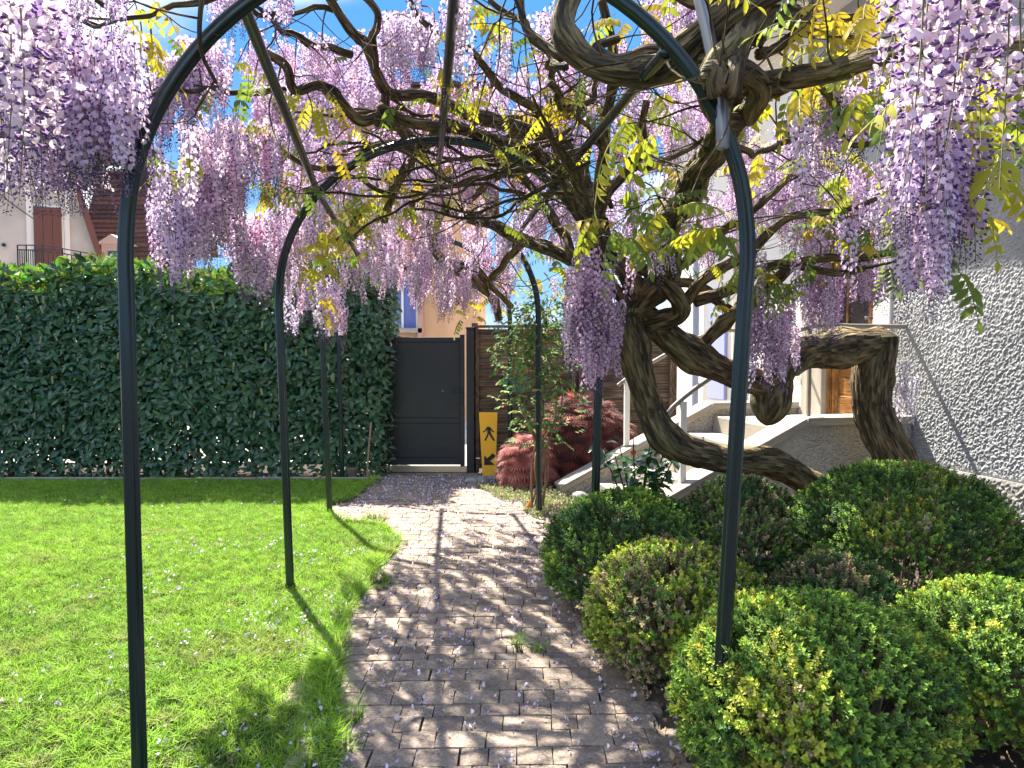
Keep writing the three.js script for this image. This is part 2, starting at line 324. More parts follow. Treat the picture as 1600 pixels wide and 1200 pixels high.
  const hr = (pts, r = .022) => part('handrail', tube(pts, () => r, 24, 12), mats.rail, e);
  hr([V(.17, 1.80, -.0), V(.17, 1.80, -.5), V(.17, 1.79, -.98), V(.17, 1.44, -1.74), V(.17, 1.13, -2.2), V(.17, 1.02, -2.3), V(.17, .93, -2.31), V(.17, .9, -2.25), V(.17, .95, -2.2)]);
  part('rail_post', at(rbox(.055, .82, .055, .006), .17, .74, -2.14), mats.white, e);
  part('rail_post', at(rbox(.055, .8, .055, .006), 2.03, .88, -2.0), mats.white, e);
  part('rail_post', at(rbox(.03, .80, .03, .004), .17, 1.4, -.96), mats.rail, e);
  hr([V(2.03, 1.80, 0), V(2.03, 1.8, -.6), V(2.03, 1.79, -.98), V(2.03, 1.34, -1.9), V(2.03, 1.2, -2.1)]);
}

// ---------------------------------------------------------------- gate, posts, wooden fence, sign
const ZG = 9.75, gx = px => (px - 800) / F * ZG, gy = py => EYE + (545 - py) / F * ZG;
{
  const g = thing('garden_gate', 'closed anthracite metal garden gate at the end of the path', 'gate', [gx(665), 0, -ZG]);
  const x0 = gx(605) - gx(665), x1 = gx(726) - gx(665), y0 = gy(727), y1 = gy(527), w = x1 - x0, a = mats.anth;
  const B = (n, X0, X1, Y0, Y1, d, z, m = a) => part(n, at(rbox(X1 - X0, Y1 - Y0, d, .005), (X0 + X1) / 2, (Y0 + Y1) / 2, z), m, g);
  B('stile', x0, x0 + .05, y0, y1, .05, 0); B('stile', x1 - .06, x1, y0 - .02, y1 + .035, .055, 0);
  B('top_rail', x0 + .05, x1 - .06, y1 - .06, y1, .048, 0); B('bottom_rail', x0 + .05, x1 - .06, y0, y0 + .09, .048, 0); B('middle_rail', x0 + .05, x1 - .06, gy(661), gy(653), .05, .004);
  B('infill_panel', x0 + .05, x1 - .06, gy(653), y1 - .06, .02, 0); B('infill_panel', x0 + .05, x1 - .06, y0 + .09, gy(661), .02, 0);
  B('lock_plate', x1 - .05, x1 - .015, gy(632), gy(604), .012, .034, mats.metal);
  B('handle', x1 - .17, x1 - .03, gy(612.5), gy(609.5), .018, .075, mats.metal); B('handle_neck', x1 - .045, x1 - .025, gy(613), gy(609), .045, .055, mats.metal);
  part('knob', new THREE.SphereGeometry(.018, 16, 12), mats.metalGrey, g, [gx(692) - gx(665), gy(611), .022]);
  for (const y of [y0 + .25, y1 - .25]) part('hinge', at(new THREE.CylinderGeometry(.014, .014, .1, 12), x0 - .016, y, .012), a, g);
  for (const [p0, p1, top, l] of [[590, 601.5, 528, 'square anthracite gate post against the hedge'], [729, 741, 511, 'square anthracite gate post beside the wooden fence']]) {
    const t = thing('gate_post', l, 'post', [gx((p0 + p1) / 2), 0, -ZG]); const ww = gx(p1) - gx(p0);
    part('shaft', at(rbox(ww, gy(top) - .03, ww, .006), 0, (gy(top) - .03) / 2, 0), a, t); part('cap', at(rbox(ww + .012, .028, ww + .012, .006), 0, gy(top) - .014, 0), a, t);
  }
  const sl = part('threshold', at(rbox(1.1, .09, .22, .012), gx(666), .045, -ZG - .25), std({ color: C3(.62, .56, .44), roughness: .9 }), scene); tag(sl, 'pale stone threshold in the sun under the gate', 'threshold');
}
{
  seed = 5;
  const f = thing('plank_fence', 'brown weathered overlapped plank fence behind the red maples', 'fence', [0, 0, -ZG - .06]);
  const woods = [[.58, .43, .295], [.50, .37, .25], [.62, .47, .33], [.54, .41, .30]].map((c, i) => std({ color: C3(...c), map: rep(T.wood, .8 + .1 * i, 1.2), bumpMap: rep(T.woodB, .8, 1.2), bumpScale: .006, roughness: .85 }));
  const panel = (p0, p1, topPx) => {
    const a = gx(p0), b = gx(p1), top = gy(topPx); let y = .08;
    while (y < top - .05) {
      const hh = rr(.125, .17), g = new THREE.BoxGeometry(b - a, hh + .02, .016, 30, 1, 1), p = g.attributes.position, ph = rnd() * 50;
      for (let i = 0; i < p.count; i++) { const up = p.getY(i) > 0; p.setY(i, p.getY(i) + (up ? 0 : .022 * (fbm(p.getX(i) * 3 + ph, 1, 0, 3) - .5))); p.setZ(i, p.getZ(i) + (up ? -.014 : .012)); const u = g.attributes.uv; u.setXY(i, p.getX(i) + ph, p.getY(i) * 2 + ph); }
      g.computeVertexNormals(); part('plank', g, woods[ri(4)], f, [(a + b) / 2, y + hh / 2, rr(-.004, .004)]); y += hh;
    }
    for (const x of [a + .02, b - .02]) part('batten', at(rbox(.045, top - .05, .03, .004), x, top / 2, .036), woods[0], f);
    part('cap_rail', at(rbox(b - a + .03, .035, .07, .005), (a + b) / 2, top, .0), woods[2], f);
  };
  panel(743, 898, 510); panel(905, 1052, 512);
  for (const px of [741.5, 901.5, 1055]) part('fence_post', at(rbox(.075, 1.93, .075, .006), gx(px), .965, -.03), woods[1], f);
  const tl = thing('teal_panel', 'teal panel hanging on the fence behind the rose', 'box', [gx(808), gy(602), -ZG + .03]); part('box_body', rbox(.32, .16, .10, .012, 2), std({ color: C3(.03, .16, .13), roughness: .5 }), tl); part('lid', at(rbox(.335, .02, .115, .006), 0, .09, 0), std({ color: C3(.05, .22, .18), roughness: .45 }), tl);
}
{ // pedestrian sign
  const Z = 9.5, s = Z / F, t = thing('pedestrian_sign', 'tapered yellow board with black walking figure and arrow leaning on the fence', 'sign', P(764, 744, Z).toArray()), black = std({ color: C3(.012, .012, .012), roughness: .6 });
  const L = pts => new THREE.Shape(pts.map(([x, y]) => new THREE.Vector2((x - 764) * s, (744 - y) * s)));
  const ex = (S, d, z) => at(new THREE.ExtrudeGeometry(S, { depth: d, bevelEnabled: false, curveSegments: 12 }), 0, 0, z);
  part('board', ex(L([[754, 744], [774.5, 743], [777.3, 643.5], [748.3, 643.5]]), .012, -.012), std({ color: C3(.95, .50, .02), roughness: .5 }), t);
  const z = p => [p[0] / 5.454 + 720, p[1] / 5.454 + 600];
  const fig = [[[222, 362], [245, 360], [258, 372], [270, 388], [286, 402], [281, 411], [264, 400], [254, 388], [256, 412], [272, 444], [294, 478], [278, 484], [256, 452], [241, 424], [228, 452], [213, 484], [199, 476], [214, 450], [226, 420], [224, 386], [208, 402], [192, 409], [188, 401], [204, 392]]].map(a => L(a.map(z)));
  const fg = fig.map(S => ex(S, .002, .001)); const hd = new THREE.Shape(); const hc = z([230, 340]); hd.absarc((hc[0] - 764) * s, (744 - hc[1]) * s, 2.4 * s, 0, 6.284); fg.push(ex(hd, .002, .001));
  part('pictogram', merge(fg), black, t);
  part('arrow', ex(L([[199, 690], [199, 612], [215, 618], [222, 634], [272, 588], [298, 612], [250, 656], [268, 668], [290, 690]].map(z)), .002, .001), black, t);
  part('foot', at(rbox(.2, .03, .12, .005), 0, .016, -.075), std({ color: C3(.05, .05, .05) }), t);
  t.rotation.x = -.03;
  const tg = part('marker_tag', rbox(.055, .016, .012, .003), mats.white, scene); tg.position.copy(P(747, 716, 9.62)); tag(tg, 'small white tag left of the yellow board', 'tag');
}

// ---------------------------------------------------------------- distant houses
{ // left gabled house, its front turned towards the garden
  const Z = 22, TURN = .50, o = P(166, 545, Z), n = V(Math.sin(TURN), 0, Math.cos(TURN)), eye = camera.position, hs = thing('gabled_house', 'cream gabled house with brown shutters above the hedge', 'house', [o.x, 0, o.z], TURN);
  const q = (x, y) => { const d = P(x, y, 1).sub(eye), k = o.clone().sub(eye).dot(n) / d.dot(n), p = eye.clone().addScaledVector(d, k).sub(V(o.x, 0, o.z)).applyAxisAngle(V(0, 1, 0), -TURN); return new THREE.Vector2(p.x, p.y); };
  const S = new THREE.Shape([q(-330, 800), q(170, 700), q(160, 424), q(128, 330), q(36, 40), q(-60, -40), q(-330, 420)]);
  const cream = std({ color: C3(.90, .77, .63), map: rep(T.stain, .3, .3), roughness: .95 }), trim = std({ color: C3(.88, .80, .68) });
  part('wall', at(new THREE.ExtrudeGeometry(S, { depth: 9, bevelEnabled: false }), 0, 0, -9), cream, hs);
  const brown = std({ color: C3(.17, .062, .042), roughness: .7 });
  const rk = new THREE.Shape([q(159, 424), q(127, 330), q(35, 40), q(44, 38), q(136, 328), q(169, 426)]); part('bargeboard', at(new THREE.ExtrudeGeometry(rk, { depth: 9.3, bevelEnabled: false }), 0, 0, -9), brown, hs);
  const tc = q(75, 371), px = (q(97, 371).x - q(53, 371).x) / 44, B = (nm, w, h, d, p, z, m) => part(nm, at(rbox(w, h, d, .01), p.x, p.y, z), m, hs);
  B('window_frame', 50 * px, 118 * px, .06, tc, .02, trim);
  for (const k of [-1, 0, 1]) B('shutter', 14.2 * px, 108 * px, .06, new THREE.Vector2(tc.x + k * 14.7 * px, tc.y), .07, brown);
  for (const y of [393, 334]) B('shutter_bar', 45 * px, .05, .03, q(75, y), .115, brown);
  B('pilaster', .14, 4.6, .05, q(105, 380), .02, trim); B('pilaster', .12, 4.6, .05, q(46, 380), .02, trim);
  part('vent_pipe', at(new THREE.CylinderGeometry(.05, .05, .1, 12).rotateX(1.57), q(6, 383).x, q(6, 383).y, .03), mats.metal, hs);
  const black = std({ color: C3(.012, .012, .014), roughness: .5 }), r = thing('balcony_railing', 'black iron balcony railing in front of the brown shutters', 'railing', [0, 0, 0]);
  const c = [[27, 383, 17.6], [67, 383, 18.4], [152, 398, 20.4]].map(a => P(...a)), low = [[27, 390, 17.6], [67, 391, 18.4], [152, 405, 20.4]].map(a => P(...a));
  for (const l of [c, low]) for (const i of [0, 1]) part('rail', bar(l[i], l[i + 1], .016, 6), black, r);
  for (let i = 0; i <= 24; i++) { const t = i / 24 * 2, k = Math.min(1, Math.floor(t)), l = i % 4 ? low : c, a = l[k].clone().lerp(l[k + 1], t - k), b = a.clone(); b.y = 3.0; part('baluster', bar(a, b, i % 4 ? .010 : .016, 6), black, r); }
  const sl = part('balcony_slab', rbox(2.9, .15, 1.2), mats.stone, r); sl.position.copy(P(85, 430, 19.2)).setY(2.92); sl.rotation.y = -.6;
  const cq = [[-20, 285], [10, 312], [52, 342]].map(a => { const p = q(...a); return V(p.x, p.y, .05).applyAxisAngle(V(0, 1, 0), TURN).add(V(o.x, 0, o.z)); });
  tag(part('wall_cable', tube(cq, () => .012, 6, 6), black, scene), 'thin dark cable running down the cream gable wall', 'cable');
}
{ // tiled roof house with dormer
  seed = 9;
  const Z = 27, h = thing('tiled_roof_house', 'steep brown tiled roof with small white dormer beside the cream gable', 'house', [0, 0, 0]);
  const a = P(100, 462, Z), b = P(262, 462, Z), ridge = P(100, 272, 29.5), cols = [[.16, .088, .066], [.12, .070, .055], [.20, .11, .082]].map(c => std({ color: C3(...c), roughness: .85 }));
  part('wall', at(box(b.x - a.x - .3, a.y, 5), (a.x + b.x) / 2, a.y / 2, -Z - 2.9), std({ color: C3(.6, .5, .4) }), h);
  const n = 26, dy = (ridge.y - a.y) / n, dz = 2.5 / n, ang = Math.atan2(dy, dz);
  for (let i = 0; i < n; i++) {
    const g = new THREE.BoxGeometry(b.x - a.x, .07, Math.hypot(dy, dz) * 1.2, 46, 1, 1), p = g.attributes.position;
    for (let k = 0; k < p.count; k++) p.setY(k, p.getY(k) + .018 * Math.sin(k % 47 * 2.2) + .012 * (noise(p.getX(k) * 3, i * 3.3) - .5));
    g.rotateX(ang - .30); g.computeVertexNormals(); part('tile_course', g, cols[ri(3)], h, [(a.x + b.x) / 2, a.y + dy * (i + .5), -Z - dz * (i + .5)]);
  }
  part('ridge', tube([V(a.x, ridge.y + .03, -29.5), V(b.x, ridge.y + .03, -29.5)], () => .12, 1, 10), cols[0], h);
  const bk = box(b.x - a.x, .06, 3.6); bk.rotateX(-.9); part('roof', at(bk, (a.x + b.x) / 2, ridge.y - 1.45, -30.65), cols[1], h);
  const d = P(176, 396, 27.2), w = std({ color: C3(.78, .70, .60) });
  part('dormer', at(rbox(.80, .85, 1.8), d.x, d.y - .1, -28.1), w, h); part('dormer_pane', at(rbox(.32, .42, .03), d.x, d.y - .12, -27.185), std({ color: C3(.12, .16, .28), roughness: .1 }), h);
  part('dormer_frame', at(rbox(.46, .56, .02), d.x, d.y - .12, -27.195), mats.white, h);
  const rs = new THREE.Shape([new THREE.Vector2(-.56, 0), new THREE.Vector2(0, .34), new THREE.Vector2(.56, 0)]); part('dormer_roof', at(new THREE.ExtrudeGeometry(rs, { depth: 1.9, bevelEnabled: false }), d.x, d.y + .325, -29.0), w, h);
  const ch = P(228, 262, 29.4); part('chimney', at(rbox(.7, 1.6, .7, .02), ch.x, ch.y - .2, -29.5), std({ color: C3(.05, .045, .045) }), h); part('chimney_cap', at(rbox(.85, .1, .85, .02), ch.x, ch.y + .65, -29.5), mats.stone, h);
}
{ // apricot house behind the gate
  const Z = 17, h = thing('apricot_house', 'apricot rendered house with blue glazed window behind the gate', 'house', [0, 0, 0]);
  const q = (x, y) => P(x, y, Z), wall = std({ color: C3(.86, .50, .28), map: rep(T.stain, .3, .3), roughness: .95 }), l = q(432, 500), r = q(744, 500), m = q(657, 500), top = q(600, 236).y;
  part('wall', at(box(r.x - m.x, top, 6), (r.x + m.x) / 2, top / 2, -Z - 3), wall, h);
  part('wall', at(box(m.x - l.x - .002, top, 5.6), (m.x + l.x) / 2, top / 2, -Z - 3), std({ color: C3(.62, .38, .27), roughness: .95 }), h);  // left bay of the same wall, its shade put into a darker colour
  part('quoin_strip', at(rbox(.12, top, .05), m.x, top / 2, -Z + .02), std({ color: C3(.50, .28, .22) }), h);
  const win = (cx, cy, w, hh) => { const p = q(cx, cy), g = new THREE.Group(); g.name = 'window'; g.position.set(p.x, p.y, -Z - .18); h.add(g);
    part('frame', at(box(w + .16, .08, .1), 0, hh / 2 + .04, .02), mats.white, g); part('frame', at(box(.08, hh, .1), w / 2 + .04, 0, .02), mats.white, g); part('frame', at(box(.08, hh, .1), -w / 2 - .04, 0, .02), mats.white, g);
    part('sill', at(box(w + .3, .1, .25), 0, -hh / 2 - .05, .1), mats.stone, g);
    part('pane', box(w, hh, .03), std({ color: C3(.16, .19, .50), roughness: .08 }), g); part('glazing_bar', at(box(.05, hh, .06), -w * .1, 0, .03), mats.white, g);
    part('surround', at(box(.12, hh + .3, .06), w / 2 + .16, 0, .03), std({ color: C3(.16, .09, .075) }), g); };
  win(631, 475, .50, 1.06); win(645, 268, .55, 1.0); win(560, 285, .55, 1.0); win(500, 290, .55, 1.0);
  const rf = box(r.x - l.x + .8, .14, 4.6); rf.rotateX(.62); part('roof', at(rf, (r.x + l.x) / 2, top + 1.15, -Z - 1.4), new THREE.MeshPhysicalMaterial({ color: C3(.10, .05, .035), roughness: 1, specularIntensity: .05 }), h);
  const rb = box(r.x - l.x + .8, .14, 4.6); rb.rotateX(-.62); part('roof', at(rb, (r.x + l.x) / 2, top + 1.15, -Z - 4.9), new THREE.MeshPhysicalMaterial({ color: C3(.10, .05, .035), roughness: 1, specularIntensity: .05 }), h);
  const ch = q(530, 118); part('chimney', at(rbox(.75, 1.2, .7, .02), ch.x, ch.y - .2, -Z - 3.1), std({ color: C3(.05, .05, .055) }), h); part('chimney_cap', at(rbox(.9, .09, .85, .02), ch.x, ch.y + .43, -Z - 3.1), mats.metal, h);
}

for (const [y0, y1, l] of [[98, 84, 'upper thin overhead cable beside the dark chimney'], [110, 95, 'lower thin overhead cable beside the dark chimney']]) tag(part('overhead_cable', tube([P(420, y0 + 16, 22), P(500, y0 + 5, 21), P(600, y1, 20)], () => .014, 8, 6), mats.metal, scene), l, 'cable');

// ---------------------------------------------------------------- laurel hedge
{
  seed = 21;
  const h = thing('laurel_hedge', 'tall clipped dark green laurel hedge along the far side of the lawn', 'hedge', [0, 0, 0]);
  const g = [leafGeo(.40, .16, .22), leafGeo(.34, .10, .32), leafGeo(.46, .2, .12)];
  const lm = std({ color: C3(1, 1, 1), roughness: .24 }), X0 = -8.6, X1 = -1.58, ZF = 9.45, H = x => 2.46 + .20 * fbm(x * 2.3, 3, 0, 4) + .05 * Math.sin(x * 2.1);
  const list = [[], [], []], cols = [[], [], []], listT = [[], [], []], colsT = [[], [], []], lt = leafM({ color: C3(1, 1, 1), transmission: .3 }), pm = [[.040, .11, .042], [.070, .17, .06], [.022, .064, .028]].map(c => std({ color: C3(...c), roughness: .30 })); let parts = 0;
  const add = (p, dir, face, L, c, asPart) => { const k = ri(3), q = new THREE.Quaternion(), y = dir.normalize(), x = y.clone().cross(face).normalize(), z = x.clone().cross(y); q.setFromRotationMatrix(new THREE.Matrix4().makeBasis(x, y, z));
    if (asPart && parts < 295) { const m = part('leaf', g[k], pm[ri(3)], h); m.position.copy(p); m.quaternion.copy(q); m.scale.setScalar(L); parts++; }
    else { (c.g > .13 ? listT : list)[k].push(M(p, q, L)); (c.g > .13 ? colsT : cols)[k].push(c); } };
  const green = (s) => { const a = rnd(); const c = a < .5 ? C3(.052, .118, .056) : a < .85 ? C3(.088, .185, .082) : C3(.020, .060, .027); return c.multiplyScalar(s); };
  for (let i = 0; i < 17500; i++) {                          // front face, thinning towards the foot
    const x = rr(X0, X1), y = Math.pow(rnd(), .92) * H(x), low = smooth(-.12, .30, y);
    if (rnd() > .12 + .88 * low) continue;
    const bulge = .22 * fbm(x * 2.2, y * 2.2, 5, 3) - .06, z = -ZF + bulge - rnd() * rnd() * .32 + .02;
    const top = y > H(x) - .16 - .14 * rnd(), dir = V(rr(-1, 1), rr(-1.0, .55) + (top ? .7 : 0), rr(.1, .9)), face = V(rr(-.5, .5), rr(.1, .9), 1);
    add(V(x, y + .03, z), dir, face, rr(.095, .15), top && rnd() < .55 ? C3(rr(.12, .26), rr(.24, .40), .03) : green(1), i > 16000 && y > .3 && y < 2.2);  // leaves near the top have sunlight put into a lighter yellow-green
  }
  for (let i = 0; i < 5200; i++) { const x = rr(X0, X1), z = -ZF - rnd() * .85, y = H(x) - .08 + rr(-.08, .14) + .05 * Math.sin(z * 8); add(V(x, y, z), V(rr(-.8, .8), rr(.2, 1.2), rr(-.7, .8)), V(rr(-.6, .6), rr(.2, 1), rr(0, 1)), rr(.075, .125), C3(rr(.10, .26), rr(.20, .38), .028)); }  // top layer, its sunlit brightness put into the leaf colour
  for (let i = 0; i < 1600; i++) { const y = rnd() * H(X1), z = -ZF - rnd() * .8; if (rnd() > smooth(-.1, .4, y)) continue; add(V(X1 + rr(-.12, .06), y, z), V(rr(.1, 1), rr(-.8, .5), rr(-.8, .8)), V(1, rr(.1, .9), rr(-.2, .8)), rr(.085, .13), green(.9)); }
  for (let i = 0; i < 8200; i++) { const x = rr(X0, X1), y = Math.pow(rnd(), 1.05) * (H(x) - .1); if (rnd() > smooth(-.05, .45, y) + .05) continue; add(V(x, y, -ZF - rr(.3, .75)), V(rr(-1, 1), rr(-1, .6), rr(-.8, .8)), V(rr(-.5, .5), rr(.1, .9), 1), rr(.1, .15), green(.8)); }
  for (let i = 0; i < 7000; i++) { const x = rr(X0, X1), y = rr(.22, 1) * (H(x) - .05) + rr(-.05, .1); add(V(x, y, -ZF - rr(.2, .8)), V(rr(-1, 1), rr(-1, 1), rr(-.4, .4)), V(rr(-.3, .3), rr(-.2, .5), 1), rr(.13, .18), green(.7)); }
  const fol = new THREE.Group(); fol.name = 'foliage'; fol.userData.kind = 'stuff'; h.add(fol);
  list.forEach((l, k) => instanced('foliage', g[k], lm, l, fol, cols[k])); listT.forEach((l, k) => instanced('foliage', g[k], lt, l, fol, colsT[k]));
  const st = []; for (let i = 0; i < 60; i++) { const x = rr(X0, X1), z = -ZF - rr(.25, .6); st.push(tube([V(x, 0, z), V(x + rr(-.08, .08), .6, z + rr(-.1, .1)), V(x + rr(-.25, .25), 1.6, z + rr(-.2, .2))], t => lerp(.022, .008, t), 5, 6)); }
  part('stems', merge(st), mats.twig, h).userData.kind = 'stuff';
  // pale flower candles
  const fc = []; for (let i = 0; i < 46; i++) { const x = rr(X0, X1), y = rr(.5, 2.35), p = V(x, y, -ZF + .12), q = aim(V(rr(-.35, .35), 1, .3)), c = new THREE.CapsuleGeometry(.012, .075, 3, 6), a = c.attributes.position; for (let k = 0; k < a.count; k++) { const s = 1 + .5 * (rnd() - .5); a.setX(k, a.getX(k) * s); a.setZ(k, a.getZ(k) * s); } fc.push(flat(c.applyMatrix4(M(p, q, 1)))); }
  part('flower_spikes', merge(fc), leafM({ color: C3(.42, .45, .24) }), h).userData.kind = 'stuff';
  // low stone edging under the hedge
  const ed = thing('edging_kerb', 'low grey stone edging between lawn and hedge', 'kerb'); for (let i = 0; i < 9; i++) part('edging_stone', rbox(.74, .07, .06, .01), mats.plinth, ed, [-8 + i * .76, .02 + rr(-.006, .006), -9.18 + rr(-.008, .008)], [0, rr(-.01, .01), 0]);
}

// ---------------------------------------------------------------- grass
{
  seed = 31;
  const blade = (L, w, lean, a) => { const c = Math.cos(a), s = Math.sin(a), pos = [], pt = (t, k) => { const o = lean * t * t * L, h = L * t * (1 - .25 * lean * t), wd = w * (1 - t) * k; return [c * o - s * wd, h, s * o + c * wd]; };
    const A = pt(0, .5), B = pt(0, -.5), Cc = pt(.5, .42), D = pt(.5, -.42), E = pt(1, 0); pos.push(...A, ...B, ...Cc, ...B, ...D, ...Cc, ...Cc, ...D, ...E);
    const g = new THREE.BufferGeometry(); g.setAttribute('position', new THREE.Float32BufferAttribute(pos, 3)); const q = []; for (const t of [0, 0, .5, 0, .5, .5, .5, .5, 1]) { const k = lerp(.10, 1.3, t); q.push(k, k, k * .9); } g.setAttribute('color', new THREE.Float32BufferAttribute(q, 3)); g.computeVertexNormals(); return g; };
  const tuft = (n, L) => { const l = []; for (let i = 0; i < n; i++) l.push(at(blade(L * rr(.55, 1.15), rr(.0042, .0078), rr(.2, 1.4), rnd() * 6.28), rr(-.022, .022), 0, rr(-.022, .022))); return mergeGeometries(l); };
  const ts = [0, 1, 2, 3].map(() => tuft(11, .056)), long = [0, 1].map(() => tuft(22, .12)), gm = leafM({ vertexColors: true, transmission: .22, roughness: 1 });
  const ms = [[], [], [], []], cs = [[], [], [], []], ml = [[], []], cl = [[], []];
  const col = (x, Z) => { const n = fbm(x * 1.1 + 9, Z * 1.1, 0, 3), a = rnd(); const c = C3(lerp(.14, .26, n) + .08 * a, lerp(.38, .52, n), .010); if (a > .93) c.setRGB(.36, .33, .12); const v = rnd(); c.multiplyScalar(v < .25 ? .45 : 1.05); if (fbm(x * 2.3 + 3, Z * 2.3, 7, 3) > .70) c.lerp(C3(.30, .28, .08), .4); return c; };
  let want = 62000;
  for (let i = 0; i < want; i++) {
    const Z = Math.pow(rnd(), .72) * 7.1 + 2.15, xl = -.70 * Z - .3, e = interp(edgeL, Z), x = rr(xl, e + .03); if (rnd() > (e - xl) / 5.5 + .12) continue;
    const near = smooth(.12, .0, e - x); if (Z > 9.2) continue;
    const k = ri(4); ms[k].push(M(V(x, .012, -Z), new THREE.Quaternion().setFromEuler(new THREE.Euler(rr(-.15, .15), rnd() * 6.28, rr(-.15, .15))), rr(.75, 1.25) * (1 + near * .5) * lerp(.9, 1.15, fbm(x * 2, Z * 2, 5, 2)))); cs[k].push(col(x, Z));
  }
  // longer tufts hang over the path edge
  for (let i = 0; i < 520; i++) { const Z = rr(2.3, 7.9), x = interp(edgeL, Z) + rr(-.1, .05); if (fbm(Z * 1.5, 2, 0, 2) < .42) continue; const k = ri(2); ml[k].push(M(V(x, .008, -Z), new THREE.Quaternion().setFromEuler(new THREE.Euler(0, rnd() * 6.28, 0)), rr(.45, 1.05))); cl[k].push(col(x, Z)); }
  for (const [x, Z, n] of [[-.92, 5.05, 14], [.06, 3.96, 5], [-.74, 3.1, 8], [-.95, 6.2, 14], [-1.25, 7.0, 10]]) for (let i = 0; i < n; i++) { const k = ri(2); ml[k].push(M(V(x + rr(-.1, .1), .008, -Z + rr(-.1, .1)), new THREE.Quaternion().setFromEuler(new THREE.Euler(0, rnd() * 6.28, 0)), rr(.6, 1.3))); cl[k].push(col(x, Z)); }
  const g = new THREE.Group(); g.name = 'grass'; tag(g, 'bright green mown lawn grass left of the path', 'grass', null, 'stuff'); scene.add(g);
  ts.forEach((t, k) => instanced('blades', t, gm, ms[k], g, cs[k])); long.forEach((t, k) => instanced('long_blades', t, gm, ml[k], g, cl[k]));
  // fallen petals
  const pg = leafGeo(.8, .25, .3, [0, .5, 1], [.2, 1, .3]), pm = [], pc = [];
  for (let i = 0; i < 5200; i++) { const Z = Math.pow(rnd(), .7) * 7.2 + 2.2; let x, y; const far = Z > 6.2;
    if (rnd() < (far ? .96 : .68)) { x = rr(interp(edgeL, Z) - .1, interp(edgeR, Z) + .25); y = .036; if (rnd() < .42) continue; } else { x = interp(edgeL, Z) - rnd() * rnd() * 3.2; y = .055; if (fbm(x * 2 + 5, Z * 2, 3, 2) < .5) continue; }
    const c = 1 + (rnd() < .3 ? 1 + ri(3) : 0);
    for (let k = 0; k < c; k++) { pm.push(M(V(x + rr(-.02, .02), y + rnd() * .008, -Z + rr(-.02, .02)), new THREE.Quaternion().setFromEuler(new THREE.Euler(-1.57 + rr(-.9, .9), rnd() * 6.28, rr(-.9, .9))), rr(.013, .024))); pc.push(rnd() < .6 ? C3(.74, .68, .78) : C3(.52, .42, .66)); } }
  const fp = instanced('fallen_petals', pg, leafM({ transmission: .2 }), pm, scene, pc); tag(fp, 'pale lilac petals fallen over the path and lawn', 'petals', null, 'stuff');
}

